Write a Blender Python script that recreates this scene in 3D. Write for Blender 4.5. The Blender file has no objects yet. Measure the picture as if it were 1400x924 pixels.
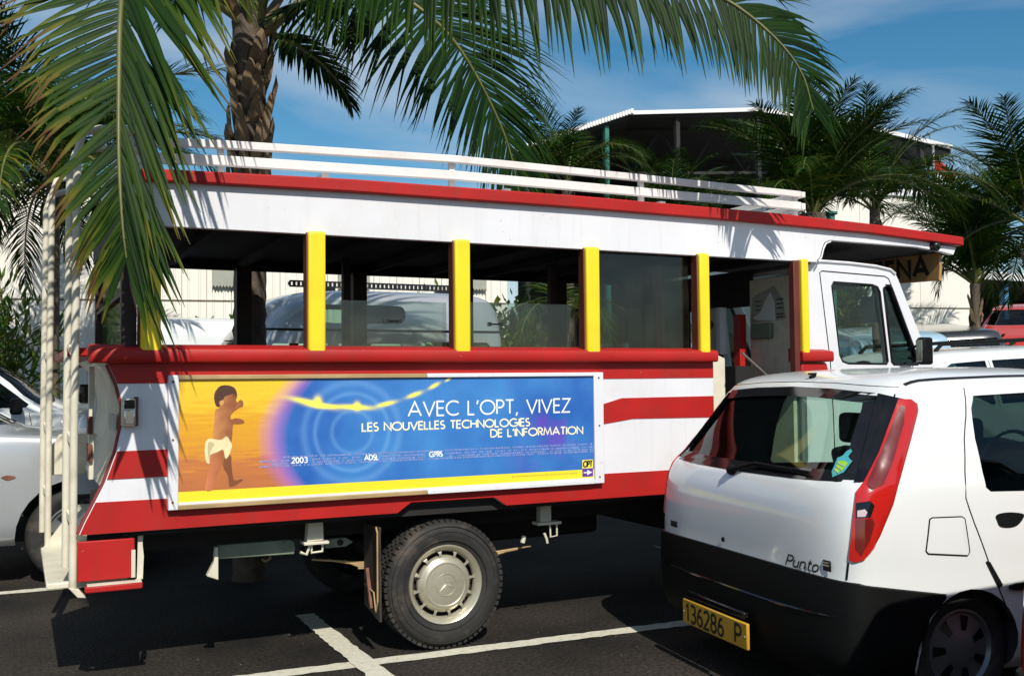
import bpy, bmesh, math, random
from mathutils import Vector, Matrix
from mathutils.bvhtree import BVHTree

scene = bpy.context.scene
R = math.radians
# ------------------------------------------------------------------ camera
YAW, PITCH, ROLL, FOCAL = 26.2, 2.2, 0.5, 1380.0
CAM = Vector((0, 0, 1.49))
_a, _p, _r = R(YAW), R(PITCH), R(ROLL)
_fw = Vector((math.sin(_a)*math.cos(_p), math.cos(_a)*math.cos(_p), math.sin(_p)))
_rt = Vector((math.cos(_a), -math.sin(_a), 0)); _up = _rt.cross(_fw)
_R = _rt*math.cos(_r) - _up*math.sin(_r); _U = _up*math.cos(_r) + _rt*math.sin(_r)
cd = bpy.data.cameras.new('camera'); cam = bpy.data.objects.new('camera', cd)
scene.collection.objects.link(cam)
cd.sensor_width = 36; cd.lens = 36*FOCAL/1400; cd.clip_end = 3000; cd.clip_start = .05
cam.matrix_world = Matrix(((_R.x, _U.x, -_fw.x, CAM.x), (_R.y, _U.y, -_fw.y, CAM.y), (_R.z, _U.z, -_fw.z, CAM.z), (0, 0, 0, 1)))
scene.camera = cam
# ------------------------------------------------------------------ sky, sun, exposure
SUN_DIR = Vector((.10, .72, -.69)).normalized()          # the way the light travels
to_sun = -SUN_DIR
w = bpy.data.worlds.new('World'); scene.world = w; w.use_nodes = True
nt = w.node_tree; nt.nodes.clear()
sky = nt.nodes.new('ShaderNodeTexSky'); sky.sky_type = 'NISHITA'; sky.sun_disc = False
sky.sun_elevation = math.asin(to_sun.z); sky.sun_rotation = math.atan2(to_sun.x, to_sun.y)
sky.air_density = 1.0; sky.dust_density = .35; sky.ozone_density = 2.2
bg = nt.nodes.new('ShaderNodeBackground'); bg.inputs[1].default_value = .054
out = nt.nodes.new('ShaderNodeOutputWorld')
tc = nt.nodes.new('ShaderNodeTexCoord')
mp = nt.nodes.new('ShaderNodeMapping'); mp.inputs['Scale'].default_value = (2.2, 2.2, 6.5); mp.inputs['Location'].default_value = (1.7, .4, .9)
no = nt.nodes.new('ShaderNodeTexNoise'); no.inputs['Scale'].default_value = 1.3; no.inputs['Detail'].default_value = 8; no.inputs['Roughness'].default_value = .5; no.inputs['Distortion'].default_value = .5
cr = nt.nodes.new('ShaderNodeValToRGB'); cr.color_ramp.elements[0].position = .36; cr.color_ramp.elements[1].position = .72
cr.color_ramp.elements[0].color = (0, 0, 0, 1); cr.color_ramp.elements[1].color = (.75, .75, .75, 1)
mx = nt.nodes.new('ShaderNodeMixRGB'); mx.inputs[2].default_value = (8.2, 8.9, 9.8, 1)
hs = nt.nodes.new('ShaderNodeHueSaturation'); hs.inputs['Saturation'].default_value = 1.36; hs.inputs['Hue'].default_value = .488; hs.inputs['Value'].default_value = 1.25
L = nt.links.new
L(tc.outputs['Generated'], mp.inputs[0]); L(mp.outputs[0], no.inputs[0]); L(no.outputs[0], cr.inputs[0])
L(cr.outputs[0], mx.inputs[0]); L(sky.outputs[0], hs.inputs['Color']); L(hs.outputs[0], mx.inputs[1]); L(mx.outputs[0], bg.inputs[0]); L(bg.outputs[0], out.inputs[0])
sd = bpy.data.lights.new('sun', 'SUN'); sd.energy = 3.7; sd.angle = R(.5); sd.color = (1, .95, .86)
sun = bpy.data.objects.new('sun', sd); scene.collection.objects.link(sun)
sun.rotation_euler = SUN_DIR.to_track_quat('-Z', 'Y').to_euler(); sun.location = (-3, -10, 14)
vs = scene.view_settings; vs.view_transform = 'Standard'; vs.look = 'None'; vs.exposure = 0.54; vs.gamma = 1; vs.use_curve_mapping = False

# ------------------------------------------------------------------ helpers
COL = scene.collection
rnd = random.Random(7)

def tag(o, label=None, cat=None, group=None, kind=None):
    if label: o['label'] = label
    if cat: o['category'] = cat
    if group: o['group'] = group
    if kind: o['kind'] = kind
    return o

def empty(name, loc=(0, 0, 0), rz=0):
    o = bpy.data.objects.new(name, None); COL.objects.link(o)
    o.location = loc; o.rotation_euler = (0, 0, rz); o.empty_display_size = .2
    return o

def link(name, me, m=None, parent=None, world=False):
    o = bpy.data.objects.new(name, me); COL.objects.link(o)
    if m is not None:
        for k in (m if isinstance(m, (list, tuple)) else [m]): me.materials.append(k)
    if parent is not None:
        o.parent = parent
        if world: o.matrix_parent_inverse = Matrix.Translation(-parent.location)
    return o

def copy_tree(o, parent=None):
    c = o.copy(); COL.objects.link(c)
    if parent is not None: c.parent = parent
    for ch in list(o.children): copy_tree(ch, c)
    return c

class MB:
    def __init__(s): s.v, s.f, s.t = [], [], None
    def add(s, vs, fs):
        b = len(s.v); s.v += [tuple(p) for p in vs]; s.f += [tuple(i+b for i in f) for f in fs]; return s
    def box(s, x0, x1, y0, y1, z0, z1):
        return s.add([(x0,y0,z0),(x1,y0,z0),(x1,y1,z0),(x0,y1,z0),(x0,y0,z1),(x1,y0,z1),(x1,y1,z1),(x0,y1,z1)],
                     [(0,3,2,1),(4,5,6,7),(0,1,5,4),(1,2,6,5),(2,3,7,6),(3,0,4,7)])
    def prism(s, poly, axis, a, b):
        n = len(poly)
        def P(p, q): return (p[0], q, p[1]) if axis == 'y' else ((q, p[0], p[1]) if axis == 'x' else (p[0], p[1], q))
        vs = [P(p, a) for p in poly] + [P(p, b) for p in poly]
        return s.add(vs, [tuple(range(n)), tuple(range(2*n-1, n-1, -1))] + [(i, i+n, (i+1) % n+n, (i+1) % n) for i in range(n)])
    def tube(s, pts, r, n=8, cap=True):
        pts = [Vector(p) for p in pts]; m = len(pts); rs = r if isinstance(r, (list, tuple)) else [r]*m
        T0 = (pts[1]-pts[0]).normalized(); ref = Vector((0, 0, 1)) if abs(T0.z) < .9 else Vector((1, 0, 0))
        vs, fs = [], []
        A = T0.cross(ref).normalized()
        for i, p in enumerate(pts):
            T = (pts[min(i+1, m-1)]-pts[max(i-1, 0)]).normalized()
            A = (A - T*A.dot(T)).normalized(); B = T.cross(A)
            vs += [p + (A*math.cos(2*math.pi*k/n)+B*math.sin(2*math.pi*k/n))*rs[i] for k in range(n)]
        for i in range(m-1):
            for k in range(n): fs.append((i*n+k, i*n+(k+1) % n, (i+1)*n+(k+1) % n, (i+1)*n+k))
        if cap: fs += [tuple(range(n-1, -1, -1)), tuple((m-1)*n+k for k in range(n))]
        return s.add(vs, fs)
    def bar(s, p, q, w, h):                # rectangular bar between two points
        p, q = Vector(p), Vector(q); T = (q-p).normalized()
        ref = Vector((0, 0, 1)) if abs(T.z) < .95 else Vector((0, 1, 0))
        A = T.cross(ref).normalized()*w/2; B = A.cross(T).normalized()*h/2
        return s.add([p-A-B, p+A-B, p+A+B, p-A+B, q-A-B, q+A-B, q+A+B, q-A+B],
                     [(0,3,2,1),(4,5,6,7),(0,1,5,4),(1,2,6,5),(2,3,7,6),(3,0,4,7)])
    def lathe(s, prof, c, axis='y', n=32, a0=0, a1=2*math.pi):
        c = Vector(c); full = abs(a1-a0-2*math.pi) < 1e-6; m = n if full else n+1
        ax = {'x': (Vector((0,1,0)), Vector((0,0,1)), Vector((1,0,0))), 'y': (Vector((1,0,0)), Vector((0,0,1)), Vector((0,1,0))), 'z': (Vector((1,0,0)), Vector((0,1,0)), Vector((0,0,1)))}[axis]
        vs, fs = [], []
        for (r, h) in prof:
            for k in range(m):
                t = a0+(a1-a0)*k/n
                vs.append(c + ax[0]*math.cos(t)*r + ax[1]*math.sin(t)*r + ax[2]*h)
        for i in range(len(prof)-1):
            for k in range(n):
                k2 = (k+1) % m
                fs.append((i*m+k, i*m+k2, (i+1)*m+k2, (i+1)*m+k))
        return s.add(vs, fs)
    def mesh(s, name, smooth=None, recalc=True, merge=False):
        me = bpy.data.meshes.new(name); me.from_pydata(s.v, [], s.f)
        if recalc or merge:
            bm = bmesh.new(); bm.from_mesh(me)
            if merge: bmesh.ops.remove_doubles(bm, verts=bm.verts, dist=1e-5)
            if recalc: bmesh.ops.recalc_face_normals(bm, faces=bm.faces)
            bm.to_mesh(me); bm.free()
        if smooth is not None:
            for p in me.polygons: p.use_smooth = True
            me.set_sharp_from_angle(angle=R(smooth))
        if s.t and len(s.t) == len(me.vertices):
            at = me.attributes.new('tone', 'FLOAT', 'POINT'); at.data.foreach_set('value', s.t)
        return me
    def build(s, name, m, parent=None, world=True, bevel=0, seg=2, smooth=None, recalc=True):
        o = link(name, s.mesh(name, smooth, recalc), m, parent, world)
        if bevel:
            b = o.modifiers.new('bevel', 'BEVEL'); b.width = bevel; b.segments = seg; b.limit_method = 'ANGLE'; b.angle_limit = R(35); b.harden_normals = False
            for p in o.data.polygons: p.use_smooth = True
            o.data.set_sharp_from_angle(angle=R(35))
        return o

def holed(name, outer, holes, axis, a, b, m, parent, world=True, bevel=0):
    """a plate of polygon `outer` with real openings `holes`, from a to b along axis"""
    bm = bmesh.new()
    def P(p, q): return (p[0], q, p[1]) if axis == 'y' else ((q, p[0], p[1]) if axis == 'x' else (p[0], p[1], q))
    edges = []; loops = []
    for lp in [outer]+holes:
        vs = [bm.verts.new(P(p, a)) for p in lp]; loops.append(vs)
        edges += [bm.edges.new((vs[i], vs[(i+1) % len(vs)])) for i in range(len(vs))]
    bmesh.ops.triangle_fill(bm, edges=edges, use_beauty=True, use_dissolve=False)
    fs = list(bm.faces)
    ret = bmesh.ops.extrude_face_region(bm, geom=fs)
    d = Vector(P((0, 0), b))-Vector(P((0, 0), a))
    bmesh.ops.translate(bm, verts=[g for g in ret['geom'] if isinstance(g, bmesh.types.BMVert)], vec=d)
    bmesh.ops.recalc_face_normals(bm, faces=bm.faces)
    bmesh.ops.dissolve_limit(bm, angle_limit=R(1), verts=bm.verts, edges=bm.edges)
    me = bpy.data.meshes.new(name); bm.to_mesh(me); bm.free()
    o = link(name, me, m, parent, world)
    if bevel:
        bv = o.modifiers.new('bevel', 'BEVEL'); bv.width = bevel; bv.segments = 2; bv.limit_method = 'ANGLE'; bv.angle_limit = R(50)
    return o

# ------------------------------------------------------------------ materials
MATS = {}
def newmat(name):
    m = bpy.data.materials.new(name); m.use_nodes = True; MATS[name] = m
    return m, m.node_tree, m.node_tree.nodes['Principled BSDF']

def mat(name, col, rough=.5, metal=0, var=.12, scale=6, bump=0, bscale=120, coat=0, spec=.5, dirt=None, dscale=2.5, damt=.5, streak=None, samt=.5):
    """a plain material with uneven colour, optional stains and fine relief"""
    m, n, b = newmat(name); N = n.nodes.new
    t = N('ShaderNodeTexCoord'); no = N('ShaderNodeTexNoise'); no.inputs['Scale'].default_value = scale; no.inputs['Detail'].default_value = 6
    n.links.new(t.outputs['Object'], no.inputs['Vector'])
    mr = N('ShaderNodeMapRange'); mr.inputs[1].default_value = .3; mr.inputs[2].default_value = .7; mr.inputs[3].default_value = 1-var; mr.inputs[4].default_value = 1+var*.5
    n.links.new(no.outputs[0], mr.inputs[0])
    mu = N('ShaderNodeMixRGB'); mu.blend_type = 'MULTIPLY'; mu.inputs[0].default_value = 1; mu.inputs[1].default_value = (*col, 1)
    n.links.new(mr.outputs[0], mu.inputs[2]); last = mu.outputs[0]
    if dirt:
        d = N('ShaderNodeTexNoise'); d.inputs['Scale'].default_value = dscale; d.inputs['Detail'].default_value = 9; d.inputs['Roughness'].default_value = .65
        n.links.new(t.outputs['Object'], d.inputs['Vector'])
        r2 = N('ShaderNodeMapRange'); r2.inputs[1].default_value = .52; r2.inputs[2].default_value = .74; r2.inputs[3].default_value = 0; r2.inputs[4].default_value = damt
        n.links.new(d.outputs[0], r2.inputs[0])
        m2 = N('ShaderNodeMixRGB'); m2.inputs[2].default_value = (*dirt, 1); n.links.new(r2.outputs[0], m2.inputs[0]); n.links.new(last, m2.inputs[1]); last = m2.outputs[0]
    if streak:                                   # rain streaks and grime running down, plus small chips
        mp = N('ShaderNodeMapping'); mp.inputs['Scale'].default_value = (17, 17, 1.1); n.links.new(t.outputs['Object'], mp.inputs[0])
        s1 = N('ShaderNodeTexNoise'); s1.inputs['Scale'].default_value = 1.6; s1.inputs['Detail'].default_value = 8; s1.inputs['Roughness'].default_value = .62; n.links.new(mp.outputs[0], s1.inputs['Vector'])
        r3 = N('ShaderNodeMapRange'); r3.inputs[1].default_value = .53; r3.inputs[2].default_value = .78; r3.inputs[3].default_value = 0; r3.inputs[4].default_value = samt; n.links.new(s1.outputs[0], r3.inputs[0])
        m3 = N('ShaderNodeMixRGB'); m3.inputs[2].default_value = (*streak, 1); n.links.new(r3.outputs[0], m3.inputs[0]); n.links.new(last, m3.inputs[1]); last = m3.outputs[0]
        s2 = N('ShaderNodeTexNoise'); s2.inputs['Scale'].default_value = 34; s2.inputs['Detail'].default_value = 5; n.links.new(t.outputs['Object'], s2.inputs['Vector'])
        r4 = N('ShaderNodeMapRange'); r4.inputs[1].default_value = .71; r4.inputs[2].default_value = .73; r4.inputs[3].default_value = 0; r4.inputs[4].default_value = .7; n.links.new(s2.outputs[0], r4.inputs[0])
        m4 = N('ShaderNodeMixRGB'); m4.inputs[2].default_value = (streak[0]*.6+.12, streak[1]*.6+.10, streak[2]*.6+.08, 1); n.links.new(r4.outputs[0], m4.inputs[0]); n.links.new(last, m4.inputs[1]); last = m4.outputs[0]
    n.links.new(last, b.inputs['Base Color'])
    b.inputs['Roughness'].default_value = rough; b.inputs['Metallic'].default_value = metal; b.inputs['Specular IOR Level'].default_value = spec
    if coat: b.inputs['Coat Weight'].default_value = coat; b.inputs['Coat Roughness'].default_value = .06
    if bump:
        bn = N('ShaderNodeTexNoise'); bn.inputs['Scale'].default_value = bscale; bn.inputs['Detail'].default_value = 4
        n.links.new(t.outputs['Object'], bn.inputs['Vector'])
        bu = N('ShaderNodeBump'); bu.inputs['Strength'].default_value = bump; bu.inputs['Distance'].default_value = .01
        n.links.new(bn.outputs[0], bu.inputs['Height']); n.links.new(bu.outputs[0], b.inputs['Normal'])
    return m

def glass(name, tint, gloss_rough=.02, film=0, film_col=(.5, .5, .45)):
    m = bpy.data.materials.new(name); m.use_nodes = True; n = m.node_tree; n.nodes.clear(); N = n.nodes.new
    o = N('ShaderNodeOutputMaterial'); tr = N('ShaderNodeBsdfTransparent'); tr.inputs[0].default_value = (*tint, 1)
    gl = N('ShaderNodeBsdfGlossy'); gl.inputs['Roughness'].default_value = gloss_rough
    lw = N('ShaderNodeLayerWeight'); lw.inputs[0].default_value = .5
    pw = N('ShaderNodeMath'); pw.operation = 'POWER'; pw.inputs[1].default_value = 5; n.links.new(lw.outputs['Facing'], pw.inputs[0])
    fr = N('ShaderNodeMath'); fr.operation = 'MULTIPLY_ADD'; fr.inputs[1].default_value = .92; fr.inputs[2].default_value = .045; n.links.new(pw.outputs[0], fr.inputs[0])
    mx = N('ShaderNodeMixShader'); n.links.new(fr.outputs[0], mx.inputs[0]); n.links.new(tr.outputs[0], mx.inputs[1]); n.links.new(gl.outputs[0], mx.inputs[2])
    last = mx.outputs[0]
    if film:
        df = N('ShaderNodeBsdfDiffuse'); df.inputs[0].default_value = (*film_col, 1)
        no = N('ShaderNodeTexNoise'); no.inputs['Scale'].default_value = 4; no.inputs['Detail'].default_value = 8; no.inputs['Roughness'].default_value = .65
        t = N('ShaderNodeTexCoord'); n.links.new(t.outputs['Object'], no.inputs['Vector'])
        mr = N('ShaderNodeMapRange'); mr.inputs[1].default_value = .42; mr.inputs[2].default_value = .72; mr.inputs[3].default_value = film*.15; mr.inputs[4].default_value = film*2.6
        n.links.new(no.outputs[0], mr.inputs[0])
        m2 = N('ShaderNodeMixShader'); n.links.new(mr.outputs[0], m2.inputs[0]); n.links.new(last, m2.inputs[1]); n.links.new(df.outputs[0], m2.inputs[2]); last = m2.outputs[0]
    n.links.new(last, o.inputs[0]); MATS[name] = m
    return m

def leafmat(name, stops, trans=.22, gloss=.10):
    m, n, b = newmat(name); N = n.nodes.new
    at = N('ShaderNodeAttribute'); at.attribute_name = 'tone'
    cr = N('ShaderNodeValToRGB'); el = cr.color_ramp.elements
    el[0].position, el[0].color = stops[0][0], (*stops[0][1], 1); el[1].position, el[1].color = stops[-1][0], (*stops[-1][1], 1)
    for p, c in stops[1:-1]:
        e = el.new(p); e.color = (*c, 1)
    n.links.new(at.outputs['Fac'], cr.inputs[0]); n.links.new(cr.outputs[0], b.inputs['Base Color'])
    b.inputs['Roughness'].default_value = .5; b.inputs['Specular IOR Level'].default_value = gloss
    tl = N('ShaderNodeBsdfTranslucent')
    g = N('ShaderNodeMixRGB'); g.blend_type = 'MULTIPLY'; g.inputs[0].default_value = 1; g.inputs[2].default_value = (1.5, 1.6, .6, 1)
    n.links.new(cr.outputs[0], g.inputs[1]); n.links.new(g.outputs[0], tl.inputs[0])
    mx = N('ShaderNodeMixShader'); mx.inputs[0].default_value = trans
    o = n.nodes['Material Output']
    n.links.new(b.outputs[0], mx.inputs[1]); n.links.new(tl.outputs[0], mx.inputs[2]); n.links.new(mx.outputs[0], o.inputs[0])
    return m

M = {}
M['red'] = mat('red_paint', (.38, .012, .010), .5, spec=.3, var=.14, scale=3, dirt=(.20, .03, .02), damt=.45, dscale=5, bump=.10, bscale=9, streak=(.17, .03, .025), samt=.55)
M['red_dull'] = mat('dull_red_paint', (.20, .022, .018), .6, var=.25, scale=6, dirt=(.06, .03, .02))
M['oxblood'] = mat('oxblood_paint', (.11, .018, .012), .6, var=.2)
M['yellow'] = mat('yellow_paint', (.80, .60, .012), .42, var=.08, scale=4, dirt=(.55, .38, .03), damt=.3)
M['white'] = mat('white_paint', (.66, .66, .69), .4, var=.05, scale=2.5, dirt=(.52, .49, .43), damt=.35, dscale=3, bump=.10, bscale=7, streak=(.46, .42, .35), samt=.28)
M['cream'] = mat('cream_paint', (.62, .58, .46), .5, var=.12, scale=7, dirt=(.34, .28, .18), damt=.6, dscale=6, bump=.06)
M['rack'] = mat('rack_paint', (.68, .66, .64), .45, var=.1, scale=5, dirt=(.5, .42, .35), damt=.4, dscale=8)
M['cabwhite'] = mat('cab_enamel', (.66, .66, .69), .25, var=.04, coat=.4, dirt=(.54, .52, .48), damt=.25)
M['black'] = mat('black_paint', (.012, .012, .013), .5, var=.2)
M['dark'] = mat('grimy_underbody', (.009, .0085, .008), .8, var=.4, scale=10)
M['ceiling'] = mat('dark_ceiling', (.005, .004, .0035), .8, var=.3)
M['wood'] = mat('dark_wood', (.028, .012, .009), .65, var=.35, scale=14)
M['rubber'] = mat('tyre_rubber', (.016, .0155, .0145), .75, var=.35, scale=18, dirt=(.095, .072, .052), damt=.8, dscale=7, bump=.15, bscale=90)
M['flap'] = mat('mudflap_rubber', (.035, .028, .022), .8, var=.4, dirt=(.09, .06, .04), damt=.8)
M['rim'] = mat('aged_wheel_enamel', (.50, .47, .36), .34, metal=.55, var=.12, dirt=(.28, .23, .15), damt=.5, dscale=10)
M['chassis'] = mat('green_grey_chassis', (.16, .19, .14), .6, var=.3, dirt=(.08, .06, .04), damt=.7)
M['rust'] = mat('rusty_steel', (.16, .06, .035), .8, var=.4, scale=20)
M['steel'] = mat('dull_steel', (.45, .43, .38), .4, metal=.8, var=.2)
M['chrome'] = mat('chrome', (.7, .7, .68), .12, metal=1, var=.05)
M['plastic'] = mat('black_plastic', (.0045, .005, .005), .6, var=.15, bump=.1, bscale=300, spec=.15)
M['gloss'] = mat('gloss_black', (.008, .008, .009), .08, var=.05)
M['car_white'] = mat('white_car_paint', (.66, .68, .68), .22, var=.02, scale=1.5, coat=.6, dirt=(.56, .55, .5), damt=.22, dscale=2)
M['car_silver'] = mat('silver_car_paint', (.46, .48, .50), .25, metal=.45, var=.03, coat=.6)
M['car_red'] = mat('red_car_paint', (.42, .03, .015), .2, var=.03, coat=.8)
M['car_blue'] = mat('pale_blue_car_paint', (.30, .45, .58), .25, var=.04, coat=.5)
M['car_dark'] = mat('dark_car_paint', (.03, .035, .04), .2, var=.05, coat=.7)
M['car_teal'] = mat('teal_grey_car_paint', (.12, .18, .20), .22, var=.05, coat=.6)
M['interior'] = mat('dark_trim', (.02, .021, .022), .8, var=.2)
M['seat'] = mat('seat_cloth', (.03, .032, .036), .9, var=.3, bump=.2, bscale=200)
M['lampred'] = mat('red_lens', (.42, .012, .008), .12, var=.05, coat=.8)
M['lampdark'] = mat('smoked_red_lens', (.13, .010, .008), .12, var=.1, coat=.8)
M['lampclear'] = mat('clear_lens', (.55, .42, .44), .1, var=.1, coat=.8)
M['orange'] = mat('orange_lens', (.55, .14, .02), .15, var=.1, coat=.5)
M['glass'] = glass('car_glass', (.60, .76, .68))
M['shadeglass'] = glass('deep_shaded_glass', (.07, .10, .09))  # near-black tint on one side only, stands in for the dark interior behind
M['darkglass'] = glass('shaded_car_glass', (.22, .30, .29))
M['window'] = glass('dusty_window', (.74, .79, .75), .03, .018, (.42, .44, .40))
M['window_dirty'] = glass('dirty_window', (.55, .60, .55), .04, .010, (.35, .37, .33))
M['clear'] = glass('clear_window', (.82, .88, .85))
M['leaf'] = leafmat('palm_leaf', [(0, (.004, .014, .003)), (.35, (.012, .038, .004)), (.62, (.040, .070, .005)), (.8, (.11, .105, .012)), (1, (.09, .042, .018))])
M['bush'] = leafmat('bush_leaf', [(0, (.012, .04, .012)), (.5, (.05, .11, .02)), (.85, (.14, .19, .03)), (1, (.22, .2, .06))])
M['rachis'] = mat('frond_stalk', (.10, .105, .022), .5, var=.3, scale=9)
M['petiole'] = mat('brown_petiole', (.13, .085, .03), .6, var=.35, scale=9)
M['trunk'] = mat('palm_trunk', (.10, .078, .055), .9, var=.45, scale=14, dirt=(.05, .035, .025), damt=.8, dscale=7, bump=.7, bscale=40)
M['boot'] = mat('palm_leaf_base', (.17, .115, .062), .9, var=.45, scale=12, dirt=(.07, .045, .025), damt=.7, dscale=9, bump=.5, bscale=60)
M['wall'] = mat('cream_cladding', (.74, .71, .64), .6, var=.05, scale=1.2, dirt=(.60, .55, .45), damt=.3, dscale=1.1)
M['wallgap'] = mat('cladding_joint', (.33, .30, .24), .8)
M['greypanel'] = mat('grey_corrugated_sheet', (.30, .31, .26), .6, var=.1)
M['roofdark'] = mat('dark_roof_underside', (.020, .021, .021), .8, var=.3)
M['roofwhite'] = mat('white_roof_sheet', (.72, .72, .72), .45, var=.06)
M['green'] = mat('green_post_paint', (.03, .16, .12), .5, var=.1)
M['bluepost'] = mat('blue_post_paint', (.08, .25, .45), .5)
M['sign'] = mat('tan_sign_board', (.36, .20, .07), .6, var=.2, scale=10)
M['paper'] = mat('white_paper', (.62, .62, .58), .8, var=.08)
M['plate'] = mat('yellow_number_plate', (.50, .28, .02), .4, var=.12, dirt=(.35, .2, .04), damt=.5)
M['ink'] = mat('black_ink', (.010, .010, .010), .5)
M['tan'] = mat('tan_frame_edge', (.38, .26, .12), .55, var=.25)
# ------------------------------------------------------------------ ground
def sm(t): return t*t/(1+t) if t > 0 else 0.0
def gz(x, y):
    return min(.07*sm(y-10.2)*1.05 + .085*sm(x-9.8)*1.05, 3.2)

def asphalt():
    m, n, b = newmat('asphalt'); N = n.nodes.new; Lk = n.links.new
    t = N('ShaderNodeTexCoord')
    fine = N('ShaderNodeTexNoise'); fine.inputs['Scale'].default_value = 42; fine.inputs['Detail'].default_value = 7; fine.inputs['Roughness'].default_value = .75
    vor = N('ShaderNodeTexVoronoi'); vor.inputs['Scale'].default_value = 60
    big = N('ShaderNodeTexNoise'); big.inputs['Scale'].default_value = 1.1; big.inputs['Detail'].default_value = 7
    for k in (fine, vor, big): Lk(t.outputs['Object'], k.inputs['Vector'])
    cr = N('ShaderNodeValToRGB'); e = cr.color_ramp.elements
    e[0].position, e[0].color = .34, (.0025, .0024, .0023, 1); e[1].position, e[1].color = .68, (.048, .042, .036, 1)
    Lk(fine.outputs[0], cr.inputs[0])
    cr2 = N('ShaderNodeValToRGB'); e = cr2.color_ramp.elements
    e[0].position, e[0].color = .3, (.30, .30, .31, 1); e[1].position, e[1].color = .7, (1.5, 1.40, 1.25, 1); Lk(big.outputs[0], cr2.inputs[0])
    mu = N('ShaderNodeMixRGB'); mu.blend_type = 'MULTIPLY'; mu.inputs[0].default_value = 1; Lk(cr.outputs[0], mu.inputs[1]); Lk(cr2.outputs[0], mu.inputs[2])
    Lk(mu.outputs[0], b.inputs['Base Color']); b.inputs['Roughness'].default_value = .86; b.inputs['Specular IOR Level'].default_value = .25
    bu = N('ShaderNodeBump'); bu.inputs['Strength'].default_value = .75; bu.inputs['Distance'].default_value = .012
    Lk(vor.outputs['Distance'], bu.inputs['Height']); Lk(bu.outputs[0], b.inputs['Normal'])
    return m
M['asphalt'] = asphalt()

def roadpaint():
    m, n, b = newmat('worn_road_paint'); N = n.nodes.new; Lk = n.links.new
    t = N('ShaderNodeTexCoord'); a = N('ShaderNodeTexNoise'); a.inputs['Scale'].default_value = 26; a.inputs['Detail'].default_value = 8; a.inputs['Roughness'].default_value = .7
    Lk(t.outputs['Object'], a.inputs['Vector'])
    cr = N('ShaderNodeValToRGB'); e = cr.color_ramp.elements
    e[0].position, e[0].color = .27, (.07, .065, .055, 1); e[1].position, e[1].color = .40, (.50, .48, .38, 1)
    e2 = e.new(.8); e2.color = (.66, .64, .54, 1)
    Lk(a.outputs[0], cr.inputs[0]); Lk(cr.outputs[0], b.inputs['Base Color']); b.inputs['Roughness'].default_value = .75
    bu = N('ShaderNodeBump'); bu.inputs['Strength'].default_value = .5; bu.inputs['Distance'].default_value = .006
    Lk(a.outputs[0], bu.inputs['Height']); Lk(bu.outputs[0], b.inputs['Normal'])
    return m
M['roadpaint'] = roadpaint()

def axis_vals(lo, hi, dense_lo, dense_hi, step):
    v = [dense_lo + i*step for i in range(int((dense_hi-dense_lo)/step)+1)]
    d = step
    while v[-1] < hi: d *= 1.5; v.append(v[-1]+d)
    d = step
    while v[0] > lo: d *= 1.5; v.insert(0, v[0]-d)
    return v
gx = axis_vals(-700, 900, -12, 44, 1.0); gy = axis_vals(-300, 1200, -4, 44, 1.0)
g = MB(); nx = len(gx)
g.v = [(x, y, gz(x, y)) for y in gy for x in gx]
g.f = [(j*nx+i, j*nx+i+1, (j+1)*nx+i+1, (j+1)*nx+i) for j in range(len(gy)-1) for i in range(nx-1)]
tag(g.build('ground', M['asphalt'], smooth=40, recalc=False), 'dark asphalt car park surface', kind='structure')

def line(name, pts, w):
    """a painted line, a thin sheet with uneven edges just above the asphalt"""
    b = MB(); r = random.Random(hash(name) % 999 + len(pts)); (x0, y0), (x1, y1) = pts
    ln = math.hypot(x1-x0, y1-y0); k = max(2, int(ln/.05)); dx, dy = (x1-x0)/ln, (y1-y0)/ln
    L_, R_ = [], []
    for i in range(k+1):
        t = ln*i/k; j1, j2 = r.uniform(-.007, .007), r.uniform(-.007, .007)
        for lst, s in ((L_, w/2+j1), (R_, -w/2-j2)):
            x, y = x0+dx*t-dy*s, y0+dy*t+dx*s; lst.append((x, y, gz(x, y)+.004))
    b.v = L_+R_; b.f = [(i, i+1, k+1+i+1, k+1+i) for i in range(k)]
    o = b.build(name, M['roadpaint']); tag(o, kind='structure'); return o
line('parking_line', ((-3.0, 5.335), (3.52, 5.055)), .115)
o_ = line('parking_line', ((3.52, 5.055), (9.5, 4.80)), .115)
for k_, (x_, y0_, y1_, z_) in enumerate(((1.64, 1.2, 6.35, .0042), (7.6, 1.2, 6.2, 0))):
    o_ = line('bay_line', ((x_, y0_), (x_+.01, y1_)), .12)
    o_.location.z = .004
line('rear_bay_line', ((-5, 8.16), (.62, 8.0)), .11)
# small litter and grit on the asphalt near the wheel
gr = MB(); r_ = random.Random(3)
for i in range(90):
    x, y, s = r_.uniform(.3, 4.2), r_.uniform(4.3, 6.4), r_.uniform(.0015, .0045)
    gr.add([(x-s, y-s, 0), (x+s, y-s*.6, 0), (x+s*.5, y+s, 0), (x, y, s*1.3)], [(0, 1, 3), (1, 2, 3), (2, 0, 3)])
tag(gr.build('grit', mat('pale_grit', (.12, .11, .09), .9)), 'pale grit scattered on the asphalt beside the bus', 'grit', kind='stuff')

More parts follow.
